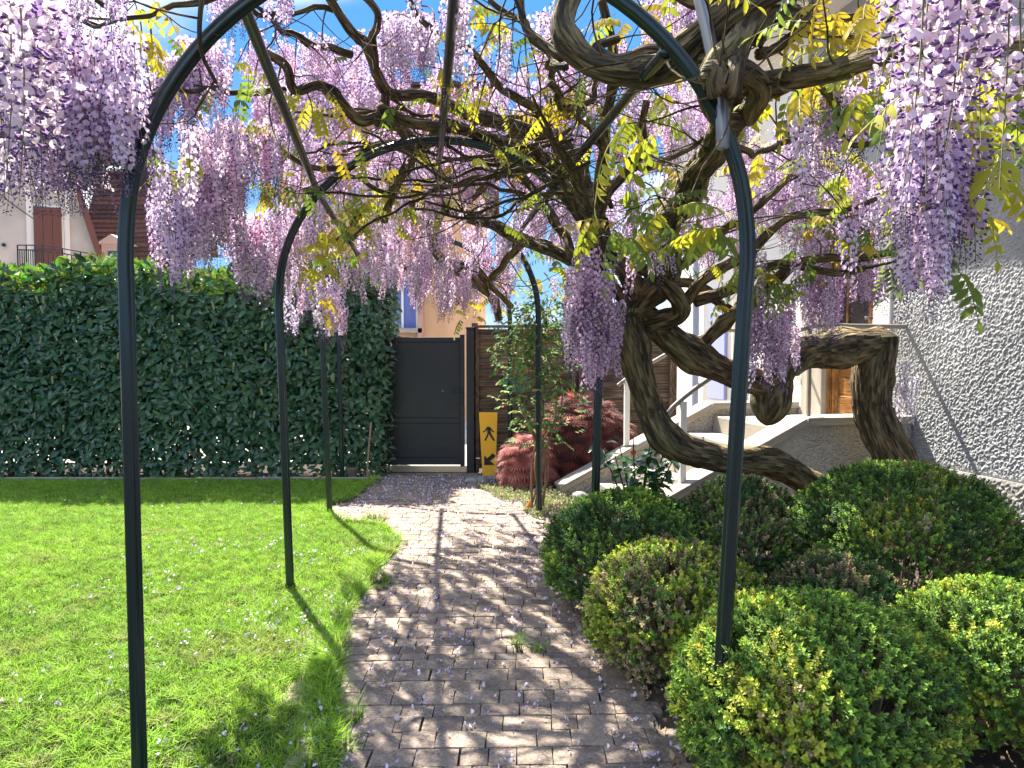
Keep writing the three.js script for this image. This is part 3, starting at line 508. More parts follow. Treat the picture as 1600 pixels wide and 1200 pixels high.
// ---------------------------------------------------------------- clipped box shrubs
const stem1 = (a, b, r) => tube([a, a.clone().lerp(b, .5).add(V(rr(-.04, .04), 0, rr(-.04, .04))), b], t => r * (1 - .5 * t), 4, 6);
{
  const sprig = (n, seed0) => { seed = seed0; const l = [], lf = () => diamond(.58, .2); const stem = tint(new THREE.CylinderGeometry(.0012, .0016, .055, 4).translate(0, .0275, 0).toNonIndexed(), C3(.6, .6, .4)); stem.deleteAttribute('uv'); l.push(stem);
    for (let i = 0; i < n; i++) { const y = .008 + .048 * i / n, a = i * 2.4 + rr(-.4, .4), t = i / n, d = V(Math.cos(a), lerp(.35, 1.3, t) + rr(-.2, .2), Math.sin(a)), g = lf().toNonIndexed(); g.deleteAttribute('uv'); const f = V(-Math.cos(a), 1, -Math.sin(a)), yv = d.normalize(), xv = yv.clone().cross(f).normalize(), zv = xv.clone().cross(yv);
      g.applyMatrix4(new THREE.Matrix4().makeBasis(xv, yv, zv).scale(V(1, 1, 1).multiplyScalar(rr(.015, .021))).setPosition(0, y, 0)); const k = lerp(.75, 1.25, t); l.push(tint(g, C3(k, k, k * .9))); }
    return mergeGeometries(l.map(g => (g.attributes.uv && g.deleteAttribute('uv'), g))); };
  const sprigs = [sprig(13, 1), sprig(15, 2), sprig(12, 3)], bm = leafM({ vertexColors: true, transmission: .25, roughness: 1 }), bare = std({ color: C3(.30, .23, .16), roughness: .9 });
  const pal = { dark: [[.045, .12, .02], [.065, .16, .026], [.03, .08, .018]], fresh: [[.15, .27, .028], [.22, .35, .035], [.095, .19, .022]], yellow: [[.36, .42, .03], [.44, .45, .06], [.28, .36, .03]], dry: [[.34, .26, .13], [.44, .36, .20], [.16, .11, .06]] };
  function shrub(X, Z, rx, rz, H, n, mix, label, sd) {
    seed = sd; const t = thing('box_shrub', label, 'shrub', [X, 0, -Z]), ms = [[], [], []], cs = [[], [], []], off = sd * 3.7;
    for (let i = 0; i < n; i++) {
      const a = rnd() * 6.283, u = 1 - Math.pow(rnd(), 1.15) * 1.55, ph = Math.acos(clamp(u, -.62, 1)), nx = Math.sin(ph) * Math.cos(a), ny = Math.cos(ph), nz = Math.sin(ph) * Math.sin(a);
      const lump = 1 + .13 * (fbm(nx * 2.2 + off, ny * 2.2, nz * 2.2, 3) - .5) + .11 * (fbm(nx * 6 + off, ny * 6, nz * 6, 2) - .5), dep = 1 - .22 * Math.pow(rnd(), 2.2);
      const shoot = rnd() < .022; const p = V(nx * rx * lump * dep, H * .48 + ny * H * .53 * lump * dep, nz * rz * lump * dep); if (p.y < .03) continue;
      const gap = fbm(nx * 4.3 + off, ny * 4.3 + 9, nz * 4.3, 3); if (gap < .38 && rnd() < .8) continue;
      const dir = V(nx + rr(-.5, .5), ny + .55 + rr(-.4, .5), nz + rr(-.5, .5)), k = ri(3), sc = rr(.55, .98) * (dep > .97 ? 1.15 : 1) * (shoot ? 1.35 : 1);
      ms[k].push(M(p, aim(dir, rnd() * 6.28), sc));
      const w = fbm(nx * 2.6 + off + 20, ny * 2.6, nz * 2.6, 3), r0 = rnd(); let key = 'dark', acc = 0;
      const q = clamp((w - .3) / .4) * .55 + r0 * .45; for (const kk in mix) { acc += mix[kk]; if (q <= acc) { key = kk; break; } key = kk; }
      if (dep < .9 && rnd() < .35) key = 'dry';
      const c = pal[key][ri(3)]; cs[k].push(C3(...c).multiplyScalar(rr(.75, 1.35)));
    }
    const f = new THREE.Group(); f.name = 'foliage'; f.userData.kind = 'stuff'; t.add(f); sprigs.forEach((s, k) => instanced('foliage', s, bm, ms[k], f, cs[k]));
    const st = []; for (let i = 0; i < 70; i++) { const a = rnd() * 6.28, r = Math.sqrt(rnd()) * .98, b = V(Math.cos(a) * rx * r, H * rr(.45, 1.02) * (1 - .25 * r), Math.sin(a) * rz * r); st.push(stem1(V(b.x * .25, 0, b.z * .25), b, rr(.003, .008))); }
    part('stems', merge(st), bare, t).userData.kind = 'stuff'; return t;
  }
  shrub(.72, 4.62, .50, .48, .69, 8600, { dark: .44, fresh: .42, yellow: .14 }, 'rounded deep green box shrub farthest along the path edge', 101);
  shrub(.80, 3.72, .41, .40, .605, 7200, { dark: .14, dry: .28, fresh: .16, yellow: .42 }, 'yellowing half-dry box shrub at the path edge', 102);
  shrub(1.09, 2.72, .455, .43, .66, 11500, { dark: .14, fresh: .52, yellow: .28, dry: .06 }, 'large bright green box shrub around the foot of the front hoop', 103);
  shrub(2.05, 3.12, .47, .42, .58, 8800, { dark: .14, fresh: .60, yellow: .26 }, 'bright green box shrub cut by the right edge of the picture', 104);
  shrub(2.26, 4.45, .66, .55, .89, 11000, { dark: .38, fresh: .38, dry: .08, yellow: .16 }, 'widest mid green box shrub below the thick wisteria trunk', 105);
  shrub(1.40, 4.65, .40, .40, .76, 5600, { dark: .54, dry: .16, fresh: .30 }, 'dark sparse box shrub under the low curved wisteria trunk', 106);
  shrub(1.62, 3.75, .34, .34, .52, 3300, { dark: .5, dry: .38, fresh: .12 }, 'thin dry dark box shrub between the three bright ones', 107);
}
// leaf litter below the shrubs
{
  seed = 55; const g = leafGeo(.6, .2, .3, [0, .5, 1], [.1, 1, .1]), m = [], c = [];
  for (let i = 0; i < 2600; i++) { const Z = rr(2.3, 7.6), e = interp(edgeR, Z), x = e + .02 + Math.pow(rnd(), 1.6) * 2.6; if (x > 3.4) continue; m.push(M(V(x, .012 + rnd() * .02, -Z), new THREE.Quaternion().setFromEuler(new THREE.Euler(-1.57 + rr(-.6, .6), rnd() * 6.28, rr(-.5, .5))), rr(.025, .055))); c.push([C3(.24, .14, .07), C3(.16, .09, .05), C3(.36, .24, .14), C3(.11, .08, .05)][ri(4)]); }
  tag(instanced('leaf_litter', g, std({ roughness: .9 }), m, scene, c), 'dry brown fallen leaves on the soil below the shrubs', 'leaves', null, 'stuff');
  // pale ground cover right of the path end
  const gc = diamond(.6, .2), gm = [], gcol = [];
  for (let i = 0; i < 5200; i++) { const Z = rr(6.6, 8.75), x = interp(edgeR, Z) + Math.pow(rnd(), 1.3) * .75 - .08; const d = fbm(x * 3, Z * 3, 0, 2); if (d < .36) continue; gm.push(M(V(x, .02 + rnd() * .10 * d, -Z), aim(V(rr(-1, 1), rr(.2, 1), rr(-1, 1)), rnd() * 6), rr(.018, .04))); gcol.push([C3(.30, .34, .14), C3(.20, .30, .08), C3(.42, .42, .26), C3(.34, .26, .15)][ri(4)]); }
  tag(instanced('ground_cover', gc, leafM({ transmission: .3 }), gm, scene, gcol), 'pale green low ground cover at the right of the path end', 'ground cover', null, 'stuff');
  const rg = new THREE.IcosahedronGeometry(1, 2); { const p = rg.attributes.position; for (let i = 0; i < p.count; i++) { const v = V(p.getX(i), p.getY(i), p.getZ(i)), n = .75 + .5 * fbm(v.x * 1.4 + 5, v.y * 1.4 + 5, v.z * 1.4 + 5, 3); p.setXYZ(i, v.x * n, v.y * n * .7, v.z * n); } rg.computeVertexNormals(); }
  [[738, 757, .075, 'grey stone in front of the right gate post'], [754, 756, .085, 'rounded grey stone below the yellow board'], [768, 752, .06, 'smaller stone between yellow board and red maple'], [905, 782, .09, 'grey stone beside the second hoop foot']].forEach(([px, py, r, l], i) => { const Z = EYE * F / (py - 545), s = part('garden_stone', rg, mats.plinth, scene); s.position.copy(P(px, py, Z)); s.position.y = r * .35; s.rotation.y = i * 1.7; s.scale.set(r * 1.2, r, r); tag(s, l, 'stone'); });
}
// ---------------------------------------------------------------- red maples, rose, camellia, pot, stake
{
  const frond = sd => { seed = sd; const l = []; for (let i = 0; i < 9; i++) { const a = (i - 4) * .34, g = leafGeo(.075, .1, .25, [0, .5, 1], [.4, 1, 0]); g.rotateZ(a); g.scale(1 - .06 * Math.abs(i - 4), 1 - .07 * Math.abs(i - 4), 1); l.push(g.toNonIndexed()); } return mergeGeometries(l); };
  const fr = [frond(1), frond(2)], mm = leafM({ transmission: .42, roughness: 1 });
  function maple(X, Z, rx, rz, H, n, cols, label, sd) {
    seed = sd; const t = thing('red_maple', label, 'maple', [X, 0, -Z]), ms = [[], []], cs = [[], []];
    for (let i = 0; i < n; i++) { const a = rnd() * 6.283, u = rnd(), ph = Math.acos(1 - u * 1.5), lump = .88 + .55 * (fbm(Math.cos(a) * 2.6 + sd, ph * 4.5, Math.sin(a) * 2.6, 3) - .42), dep = 1 - .4 * rnd() * rnd(), nx = Math.sin(ph) * Math.cos(a), nz = Math.sin(ph) * Math.sin(a);
      const p = V(nx * rx * lump * dep, H * (.42 + .58 * Math.cos(ph) * lump * dep), nz * rz * lump * dep); if (p.y < .05) continue; const k = ri(2), d = V(nx * .9 + rr(-.3, .3), -.55 + .5 * Math.cos(ph) + rr(-.3, .3), nz * .9 + rr(-.3, .3)), f = V(nx, 1.2, nz), y = d.normalize(), x = y.clone().cross(f).normalize(), z = x.clone().cross(y);
      ms[k].push(M(p, new THREE.Quaternion().setFromRotationMatrix(new THREE.Matrix4().makeBasis(x, y, z)), rr(.09, .155))); cs[k].push(C3(...cols[ri(cols.length)]).multiplyScalar(rr(.7, 1.3))); }
    const f = new THREE.Group(); f.name = 'foliage'; f.userData.kind = 'stuff'; t.add(f); fr.forEach((g, k) => instanced('foliage', g, mm, ms[k], f, cs[k]));
    const st = []; for (let i = 0; i < 9; i++) { const a = i * .7, e = V(Math.cos(a) * rx * .7, H * rr(.55, .8), Math.sin(a) * rz * .7); st.push(tube([V(0, 0, 0), V(e.x * .25, H * .45, e.z * .25), e], s => lerp(.022, .006, s), 6, 6)); } part('trunk', merge(st), mats.twig, t);
  }
  maple(.84, 9.0, .64, .48, 1.08, 2900, [[.20, .035, .028], [.07, .014, .013], [.36, .08, .055], [.13, .022, .02]], 'larger dark red weeping maple behind the entrance stairs', 201);
  maple(.19, 8.75, .34, .33, .64, 1500, [[.56, .20, .17], [.38, .10, .09], [.66, .30, .24], [.22, .05, .04]], 'small pinkish red maple mound beside the yellow board', 202);
}
{ // climbing rose on the third hoop
  seed = 61; const t = thing('climbing_rose', 'leafy climbing rose tied to the third hoop in front of the fence', 'rose', [.25, 0, -7.46]), st = [];
  const stems = []; for (let i = 0; i < 7; i++) { const x0 = rr(-.08, .08), pts = [V(x0, 0, rr(-.06, .06)), V(x0 + rr(-.1, .12), .5, rr(-.1, .1)), V(rr(-.2, .26), 1.1, rr(-.15, .15)), V(rr(-.28, .26), 1.6, rr(-.15, .15)), V(rr(-.22, .22), rr(1.7, 2.15), rr(-.15, .05))]; stems.push(new THREE.CatmullRomCurve3(pts)); part('stem', tube(pts, s => lerp(.012, .004, s), 16, 7), std({ color: C3(.20, .13, .08), roughness: .8 }), t); }
  const lg = leafGeo(.62, .15, .2), ms = [], cs = [];
  for (let i = 0; i < 520; i++) { const s = Math.sqrt(rr(.10, 1)), p = stems[ri(7)].getPointAt(s), o = V(rr(-1, 1), rr(-.4, .8), rr(-1, 1)).multiplyScalar(.19); p.add(o); if (p.y < .35 && rnd() < .7) continue;
    const rachis = V(o.x * 3 + rr(-.3, .3), rr(-.4, .4), o.z * 3 + rr(-.3, .3)).normalize();
    for (let k = 0; k < 5; k++) { const q = p.clone().addScaledVector(rachis, .02 + .022 * k), sd = (k % 2 ? 1 : -1) * (k === 4 ? 0 : 1), d = rachis.clone().add(V(rachis.z * sd, -.3, -rachis.x * sd)).normalize(), x = d.clone().cross(V(rr(-.3, .3), 1, rr(0, .6))).normalize(), z = x.clone().cross(d); ms.push(M(q, new THREE.Quaternion().setFromRotationMatrix(new THREE.Matrix4().makeBasis(x, d, z)), rr(.035, .06))); const a = rnd(); cs.push(a < .55 ? C3(.07, .18, .04) : a < .85 ? C3(.20, .34, .08) : C3(.34, .22, .06)); } }
  const f = instanced('foliage', lg, leafM({ roughness: 1, transmission: .25 }), ms, t, cs);
  part('tie', tube([V(.0, .88, .05), V(.12, .885, .07), V(.2, .88, .02), V(.1, .88, -.04), V(0, .88, -.03)], () => .006, 16, 6), std({ color: C3(.75, .6, .25) }), t);
}
{ // camellia with large glossy leaves
  seed = 71; const t = thing('camellia_bush', 'young camellia with large glossy leaves in front of the stairs', 'camellia', [.92, 0, -5.62]), g = [leafGeo(.5, .14, .25), leafGeo(.44, .2, .35)], lm = [[.045, .12, .035], [.06, .15, .04], [.03, .085, .03]].map(c => std({ color: C3(...c), roughness: .3 }));
  for (let i = 0; i < 12; i++) { const e = V(rr(-.28, .30), rr(.68, .98), rr(-.2, .2)), c = [V(rr(-.03, .03), 0, rr(-.03, .03)), V(e.x * .4, e.y * .55, e.z * .4), e], cv = new THREE.CatmullRomCurve3(c); part('stem', tube(c, s => lerp(.012, .004, s), 10, 7), mats.twig, t);
    for (let k = 0; k < 18; k++) { const p = cv.getPointAt(rr(.5, 1)), a = rnd() * 6.28, d = V(Math.cos(a), rr(-.45, .5), Math.sin(a)).normalize(), f = V(rr(-.3, .3), 1, rr(-.2, .6)), x = d.clone().cross(f).normalize(), z = x.clone().cross(d), m = part('leaf', g[ri(2)], lm[ri(3)], t); m.position.copy(p); m.quaternion.setFromRotationMatrix(new THREE.Matrix4().makeBasis(x, d, z)); m.scale.setScalar(rr(.095, .15)); } }
  part('flower_bud', new THREE.SphereGeometry(.022, 12, 8), leafM({ color: C3(.55, .22, .10) }), t, [-.05, .86, .12]);
}
{
  const p = P(551, 743, 9.35), t = thing('flower_pot', 'small speckled clay pot at the foot of the hedge', 'pot', [p.x, 0, p.z]), cl = std({ color: C3(.36, .27, .20), map: rep(T.stain, 3, 3), roughness: .9 });
  part('pot_body', new THREE.LatheGeometry([[0, .005], [.045, .005], [.062, .12], [.066, .13]].map(a => new THREE.Vector2(...a)), 20), cl, t); part('rim', new THREE.LatheGeometry([[.060, .125], [.070, .125], [.072, .155], [.060, .155], [.058, .12]].map(a => new THREE.Vector2(...a)), 20), cl, t); part('potting_soil', at(new THREE.CylinderGeometry(.058, .058, .01, 16), 0, .135, 0), mats.soil, t);
  const s = part('garden_stake', tube([P(573, 752, 9.2).setY(0), P(577, 690, 9.25), P(580, 660, 9.3)], () => .011, 6, 8), std({ color: C3(.30, .2, .13) }), scene); tag(s, 'thin brown stake standing by the hedge end near the gate', 'stake');
  const o = P(820, 800, 7.45), og = thing('orange_peg', 'orange plastic peg stuck in the bed beside the rose', 'peg', [o.x, 0, o.z], 0), om = std({ color: C3(.85, .26, .02), roughness: .5 }); og.rotation.z = -.5; part('shaft', at(rbox(.03, .2, .012, .004), 0, .08, 0), om, og); part('head', at(rbox(.06, .03, .03, .006), 0, .02, 0), om, og);
}

// ---------------------------------------------------------------- wisteria
{
  const w = thing('wisteria', 'old gnarled wisteria in full lilac flower trained over the garden tunnel', 'wisteria', [0, 0, 0]);
  seed = 91;
  const curves = [];
  function limb(name, px, r0, r1, opt = {}) {               // pixels with depths along the limb, radii in pixels at its ends
    const pts = px.map(a => P(...a)), Z0 = px[0][2], Z1 = px[px.length - 1][2], a = r0 * Z0 / F, b = r1 * Z1 / F, off = rnd() * 90;
    if (opt.ground) { const g = pts[0].clone(); g.y = -.03; g.x += opt.ground[0] || 0; g.z += opt.ground[1] || 0; pts.unshift(g); }
    let cv = new THREE.CatmullRomCurve3(pts, false, 'centripetal'); const L = cv.getLength(), big = a > .03, rm = (a + b) / 2, nS = Math.max(3, Math.round(L / Math.max(.09, rm * 5))), zig = [];
    for (let i = 0; i <= nS; i++) { const p = cv.getPointAt(i / nS); if (i && i < nS) p.add(V(rr(-1, 1), rr(-1, 1), rr(-1, 1)).multiplyScalar(rm * (big ? .34 : .8) + (big ? .004 : .007))); zig.push(p); }
    cv = new THREE.CatmullRomCurve3(zig, false, 'centripetal'); const knots = []; for (let i = 0; i < L / .45; i++) knots.push([rnd() * L, rr(-.05, .38), rr(.8, 1.8)]);
    const g = tube(zig, (t, ang, s) => { const r = lerp(a, b, t) * .93; let kb = 0; for (const k of knots) { const e = (s - k[0]) / (k[2] * rm); if (e > -3 && e < 3) kb += k[1] * Math.exp(-e * e); } return r * (1 + kb + (big ? .34 : .24) * (fbm(Math.cos(ang) * 1.3 + off, Math.sin(ang) * 1.3 + s * 2.2 + off, s * 3, 3) - .5) + (big ? .20 : .12) * (noise(Math.cos(ang) * 4.5 + off, Math.sin(ang) * 4.5, s * 5) - .5) + (big ? .17 * (noise(Math.cos(ang) * 10 + off, Math.sin(ang) * 10, s * 13) - .5) : 0) + (opt.flare ? .5 * Math.pow(1 - t, 4) : 0) + (opt.knob && t > .7 ? .22 * smooth(.7, .86, t) : 0)) * (opt.knob && t > .88 ? Math.sqrt(Math.max(.02, 1 - Math.pow((t - .88) / .12, 2))) : 1); }, Math.max(8, Math.round(L / (big ? .014 : .05))), big ? 44 : 9, { girth: Math.max(.06, Math.round(6.28 * (a + b) / 2 * 4.5) / 4.5 || .222) });
    curves.push({ cv, a, b, L }); return part(name, g, mats.bark, w);
  }
  // old trunk by the wall and its arm
  limb('trunk', [[1412, 740, 6.3], [1392, 690, 6.3], [1368, 640, 6.28], [1362, 600, 6.25], [1371, 560, 6.22], [1374, 522, 6.2]], 33, 29, { ground: [.05, 0], flare: 1 });
  limb('branch', [[1378, 534, 6.2], [1345, 535, 6.2], [1300, 545, 6.1], [1262, 555, 6.0], [1228, 575, 5.85], [1212, 610, 5.75], [1200, 640, 5.7], [1197, 664, 5.68]], 26, 22, { knob: 1 });
  limb('branch', [[1222, 602, 5.78], [1180, 590, 5.65], [1130, 575, 5.5], [1085, 552, 5.35], [1045, 528, 5.25], [1008, 500, 5.15], [985, 470, 5.1]], 23, 19);
  // low curved trunk
  limb('trunk', [[1345, 800, 5.7], [1280, 757, 5.6], [1225, 737, 5.45], [1160, 718, 5.3], [1100, 712, 5.2], [1048, 693, 5.12], [1016, 655, 5.08], [998, 610, 5.05], [990, 565, 5.05], [982, 520, 5.08], [972, 480, 5.1]], 21, 23, { ground: [.15, -.1] });
  limb('branch', [[985, 490, 5.1], [1000, 455, 5.05], [1035, 430, 4.95], [1040, 390, 4.7], [1052, 340, 4.3], [1075, 295, 3.8], [1108, 250, 3.3], [1135, 205, 3.0], [1148, 165, 2.86]], 22, 25);
  limb('branch', [[1008, 505, 5.15], [1060, 490, 5.0], [1030, 440, 4.9], [985, 410, 4.85]], 18, 9);
  // knot round the front hoop
  limb('branch', [[1152, 190, 2.86], [1122, 172, 2.70], [1106, 140, 2.62], [1112, 108, 2.56], [1136, 88, 2.56], [1150, 60, 2.6]], 19, 15);
  limb('branch', [[1108, 112, 2.5], [1124, 130, 2.47], [1126, 150, 2.49]], 17, 15, { knob: 1 });
  limb('branch', [[1150, 100, 2.52], [1146, 128, 2.48], [1138, 152, 2.5]], 16, 14, { knob: 1 });
  limb('branch', [[1100, 96, 2.7], [1140, 104, 2.58], [1172, 118, 2.62], [1182, 150, 2.74], [1168, 182, 2.85]], 15, 18);
  limb('branch', [[1135, 150, 2.56], [1150, 125, 2.54], [1150, 80, 2.6], [1165, 40, 2.68], [1185, 0, 2.75], [1200, -40, 2.8]], 20, 26);
  // heavy branch sweeping left
  limb('branch', [[1215, -30, 2.75], [1180, 12, 2.72], [1140, 35, 2.68], [1105, 65, 2.72], [1070, 92, 2.8], [1020, 108, 2.88], [965, 112, 2.95], [915, 98, 3.0], [880, 76, 3.05], [878, 45, 3.08], [895, 10, 3.1], [905, -40, 3.15]], 28, 17);
  limb('branch', [[1150, 10, 2.7], [1100, -10, 2.75], [1040, -25, 2.8]], 20, 12);
  limb('branch', [[1060, 95, 2.85], [1010, 78, 2.9], [960, 90, 2.95], [935, 75, 3.0], [965, 60, 3.05]], 13, 7);
  // heavy branches to the right
  limb('branch', [[1165, 135, 2.75], [1215, 128, 2.7], [1270, 112, 2.6], [1330, 108, 2.45], [1395, 92, 2.3], [1480, 80, 2.15], [1620, 70, 2.0]], 18, 15);
  limb('branch', [[1185, 85, 2.72], [1225, 68, 2.75], [1290, 35, 2.8], [1350, 24, 2.85], [1420, 18, 2.9]], 10, 5);
  limb('branch', [[1165, 140, 2.75], [1230, 140, 2.85], [1262, 135, 2.9], [1290, 160, 3.0], [1305, 190, 3.05], [1312, 215, 3.1]], 11, 5);
  limb('branch', [[1300, 35, 2.8], [1345, 65, 2.7], [1380, 85, 2.6], [1395, 70, 2.55]], 7, 10);
  limb('branch', [[1180, 60, 2.7], [1205, 20, 2.75], [1260, 30, 2.8], [1275, 10, 2.8], [1262, -20, 2.85]], 16, 13);
  limb('branch', [[1138, 180, 2.95], [1180, 240, 3.4], [1250, 205, 3.6], [1300, 165, 3.7], [1350, 150, 3.8]], 7, 4);
  limb('branch', [[1380, 190, 3.0], [1350, 230, 3.05], [1330, 225, 3.05], [1310, 200, 3.1]], 6, 4);
  limb('branch', [[1620, 120, 1.8], [1540, 138, 1.9], [1500, 140, 2.0], [1440, 150, 2.2]], 7, 5);
  // branches above the stairs
  limb('branch', [[1085, 552, 5.35], [1140, 500, 5.2], [1200, 445, 5.1], [1260, 405, 5.0], [1320, 408, 4.9], [1390, 395, 4.8]], 12, 5);
  limb('branch', [[1050, 500, 5.1], [1110, 430, 5.0], [1180, 390, 4.9], [1230, 340, 4.8], [1300, 330, 4.7], [1370, 310, 4.6]], 11, 4);
  limb('branch', [[1040, 430, 4.9], [1110, 380, 4.8], [1155, 345, 4.6], [1180, 330, 4.5], [1240, 270, 4.4]], 9, 4);
  limb('branch', [[1085, 470, 5.1], [1150, 450, 5.1], [1200, 415, 5.0], [1290, 425, 4.9], [1350, 420, 4.9]], 10, 5);
  limb('branch', [[1000, 470, 5.1], [1060, 440, 5.2], [1140, 480, 5.3], [1180, 500, 5.3]], 10, 6);
  // risers from the crotch to the canopy
  limb('branch', [[975, 500, 5.1], [940, 490, 5.05], [918, 460, 5.0], [908, 420, 5.0], [915, 380, 4.95], [932, 340, 4.9], [935, 280, 4.75], [945, 220, 4.5], [955, 150, 4.1], [952, 60, 3.8], [940, 0, 3.7]], 12, 7);
  limb('branch', [[985, 480, 5.1], [950, 440, 5.0], [938, 400, 4.9], [930, 360, 4.9], [945, 310, 4.9], [980, 270, 4.85], [1000, 230, 4.8], [1010, 160, 4.5]], 11, 6);
  limb('branch', [[1000, 470, 5.1], [985, 440, 5.0], [955, 405, 5.1], [930, 330, 5.3], [905, 280, 5.4], [885, 240, 5.3], [850, 210, 5.2], [800, 195, 5.1], [720, 170, 5.0], [650, 148, 4.9], [605, 146, 4.8], [590, 118, 4.6], [575, 70, 4.4], [550, 45, 4.2], [520, 25, 4.1], [510, -10, 4.0]], 17, 7);
  limb('branch', [[940, 430, 5.4], [900, 412, 5.6], [850, 388, 5.8], [800, 362, 6.0], [740, 342, 6.2], [690, 325, 6.4], [640, 318, 6.6]], 13, 7);
  limb('branch', [[690, 328, 6.4], [676, 370, 6.6], [690, 405, 6.8], [730, 432, 7.0], [765, 462, 7.2], [780, 500, 7.3]], 9, 6);
  limb('branch', [[945, 350, 4.9], [900, 320, 5.0], [870, 270, 5.0], [830, 235, 5.0], [790, 218, 5.0], [740, 208, 4.95], [690, 196, 4.9], [630, 190, 4.8], [600, 180, 4.75], [592, 168, 4.7]], 11, 9);
  limb('branch', [[592, 182, 4.7], [570, 195, 4.65], [545, 180, 4.6], [520, 150, 4.5], [490, 132, 4.4], [455, 140, 4.35], [445, 110, 4.3], [425, 95, 4.25], [405, 78, 4.2]], 9, 7);
  limb('branch', [[600, 170, 4.75], [605, 148, 4.75], [590, 125, 4.7], [582, 60, 4.5], [590, 30, 4.3], [575, 0, 4.2], [540, -20, 4.1]], 8, 5);
  limb('branch', [[548, 85, 4.5], [520, 75, 4.4], [460, 58, 4.2], [430, 35, 4.1], [405, 20, 4.0], [380, 0, 3.9]], 7, 4);
  limb('branch', [[445, 140, 4.35], [400, 142, 4.2], [340, 143, 4.0], [280, 138, 3.8], [240, 145, 3.6], [190, 143, 3.4]], 5, 3);
  limb('branch', [[520, 15, 4.1], [470, 15, 4.0], [420, 22, 3.9], [400, 10, 3.8]], 5, 3);
  limb('branch', [[590, 188, 4.8], [630, 205, 5.2], [650, 230, 5.6], [632, 270, 5.9], [612, 305, 6.0], [600, 345, 6.2]], 9, 6);
  limb('branch', [[650, 235, 5.4], [600, 225, 5.3], [565, 240, 5.3], [545, 262, 5.3], [510, 262, 5.2], [470, 255, 5.1], [440, 235, 5.0]], 7, 4);
  limb('branch', [[690, 196, 5.0], [655, 240, 5.5], [625, 280, 5.8], [600, 300, 6.0], [560, 275, 6.0]], 8, 4);
  limb('branch', [[860, 185, 4.8], [780, 130, 4.5], [740, 80, 4.2], [700, 60, 4.0], [660, 35, 3.9], [640, 0, 3.8]], 8, 4);
  limb('branch', [[878, 90, 3.1], [840, 60, 3.2], [815, 20, 3.3], [800, -20, 3.3]], 8, 6);
  limb('branch', [[885, 105, 3.2], [850, 80, 3.4], [820, 45, 3.5], [790, 20, 3.6], [765, 0, 3.6]], 6, 5);
  limb('branch', [[860, 130, 3.6], [880, 160, 3.9], [912, 168, 4.2], [930, 150, 4.3], [940, 110, 4.2]], 6, 5);
  limb('branch', [[870, 60, 3.3], [860, 100, 3.6], [880, 150, 4.0], [920, 195, 4.4], [945, 240, 4.6]], 6, 4);
  limb('branch', [[960, 240, 4.9], [1000, 260, 4.9], [1060, 240, 4.8], [1100, 215, 4.6]], 7, 4);
  limb('branch', [[905, 415, 5.3], [870, 350, 5.6], [835, 300, 5.8], [790, 270, 5.9], [750, 300, 6.1], [700, 330, 6.3]], 8, 5);
  limb('branch', [[770, 460, 7.1], [740, 415, 7.2], [690, 410, 7.4], [640, 420, 7.6], [605, 415, 7.7]], 7, 4);
  limb('branch', [[820, 375, 6.2], [780, 420, 6.6], [765, 440, 6.8], [800, 480, 7.0]], 7, 4);
  limb('branch', [[1390, 395, 4.8], [1440, 330, 5.2], [1455, 240, 5.6], [1470, 150, 5.9], [1500, 90, 6.1]], 7, 4);
  limb('branch', [[560, 330, 5.8], [540, 370, 5.9], [515, 375, 6.0], [495, 350, 5.8], [470, 330, 5.6]], 6, 3);
  limb('branch', [[150, 0, 2.6], [180, 30, 2.7], [160, 42, 2.75], [120, 28, 2.8]], 4, 3);
  limb('branch', [[350, -10, 3.0], [260, 15, 2.9], [190, 30, 2.8], [155, 40, 2.8]], 6, 3);
  limb('branch', [[320, -20, 2.5], [318, 60, 2.5], [323, 100, 2.55], [338, 130, 2.6]], 5, 3);

  for (let i = 0; i < 13; i++) { const x0 = rr(850, 930), y0 = rr(175, 330), x1 = rr(430, 700), y1 = y0 * .3 + rr(10, 290), Z = rr(4.3, 5.6), s = rr(-55, 65);
    limb('branch', [0, .2, .4, .6, .8, 1].map(t => [lerp(x0, x1, t) + rr(-12, 12), lerp(y0, y1, t) + s * Math.sin(t * 3.14) + rr(-13, 13), Z - .3 * t]), rr(3.2, 5.5), 2); }
  for (let i = 0; i < 6; i++) { const x0 = rr(900, 960), y0 = rr(300, 420), x1 = x0 + rr(-130, 130), y1 = rr(0, 180), Z = rr(4.4, 5.4), s = rr(-30, 30);
    limb('branch', [0, .25, .5, .75, 1].map(t => [lerp(x0, x1, t) + s * Math.sin(t * 3.14) + rr(-8, 8), lerp(y0, y1, t) + rr(-6, 6), Z - .7 * t]), rr(3, 5.5), 2); }

  // slender twigs from the limbs, gathered into one part
  const tw = [];
  const mains = curves.slice(); const tips = [];
  for (let i = 0; i < 620; i++) {
    const c = mains[4 + ri(mains.length - 4)], t = rr(.1, 1), p = c.cv.getPointAt(t), T0 = c.cv.getTangentAt(t), L = rr(.25, .95); if (p.y < 1.75 || p.z > -1.9 || (p.z > -3.3 && rnd() < .6)) continue;
    const d = V(rr(-1, 1), rr(-.25, .75), rr(-1, 1)).addScaledVector(T0, rr(-.3, .8)).normalize(), q = [p]; let a = p.clone();
    for (let k = 0; k < 4; k++) { d.add(V(rr(-.55, .55), rr(-.45, .45), rr(-.55, .55))).normalize(); if (a.y > 3.0) d.y = -Math.abs(d.y); if (a.y < 2.15) d.y = Math.abs(d.y); a = a.clone().addScaledVector(d, L / 4); q.push(a); }
    const r = rr(.0025, .0065); tw.push(tube(q, s => r * (1 - .6 * s), 10, 5)); if (i < 330) tips.push(...q.slice(2));
  }
  part('twigs', merge(tw), mats.bark, w).userData.kind = 'stuff';

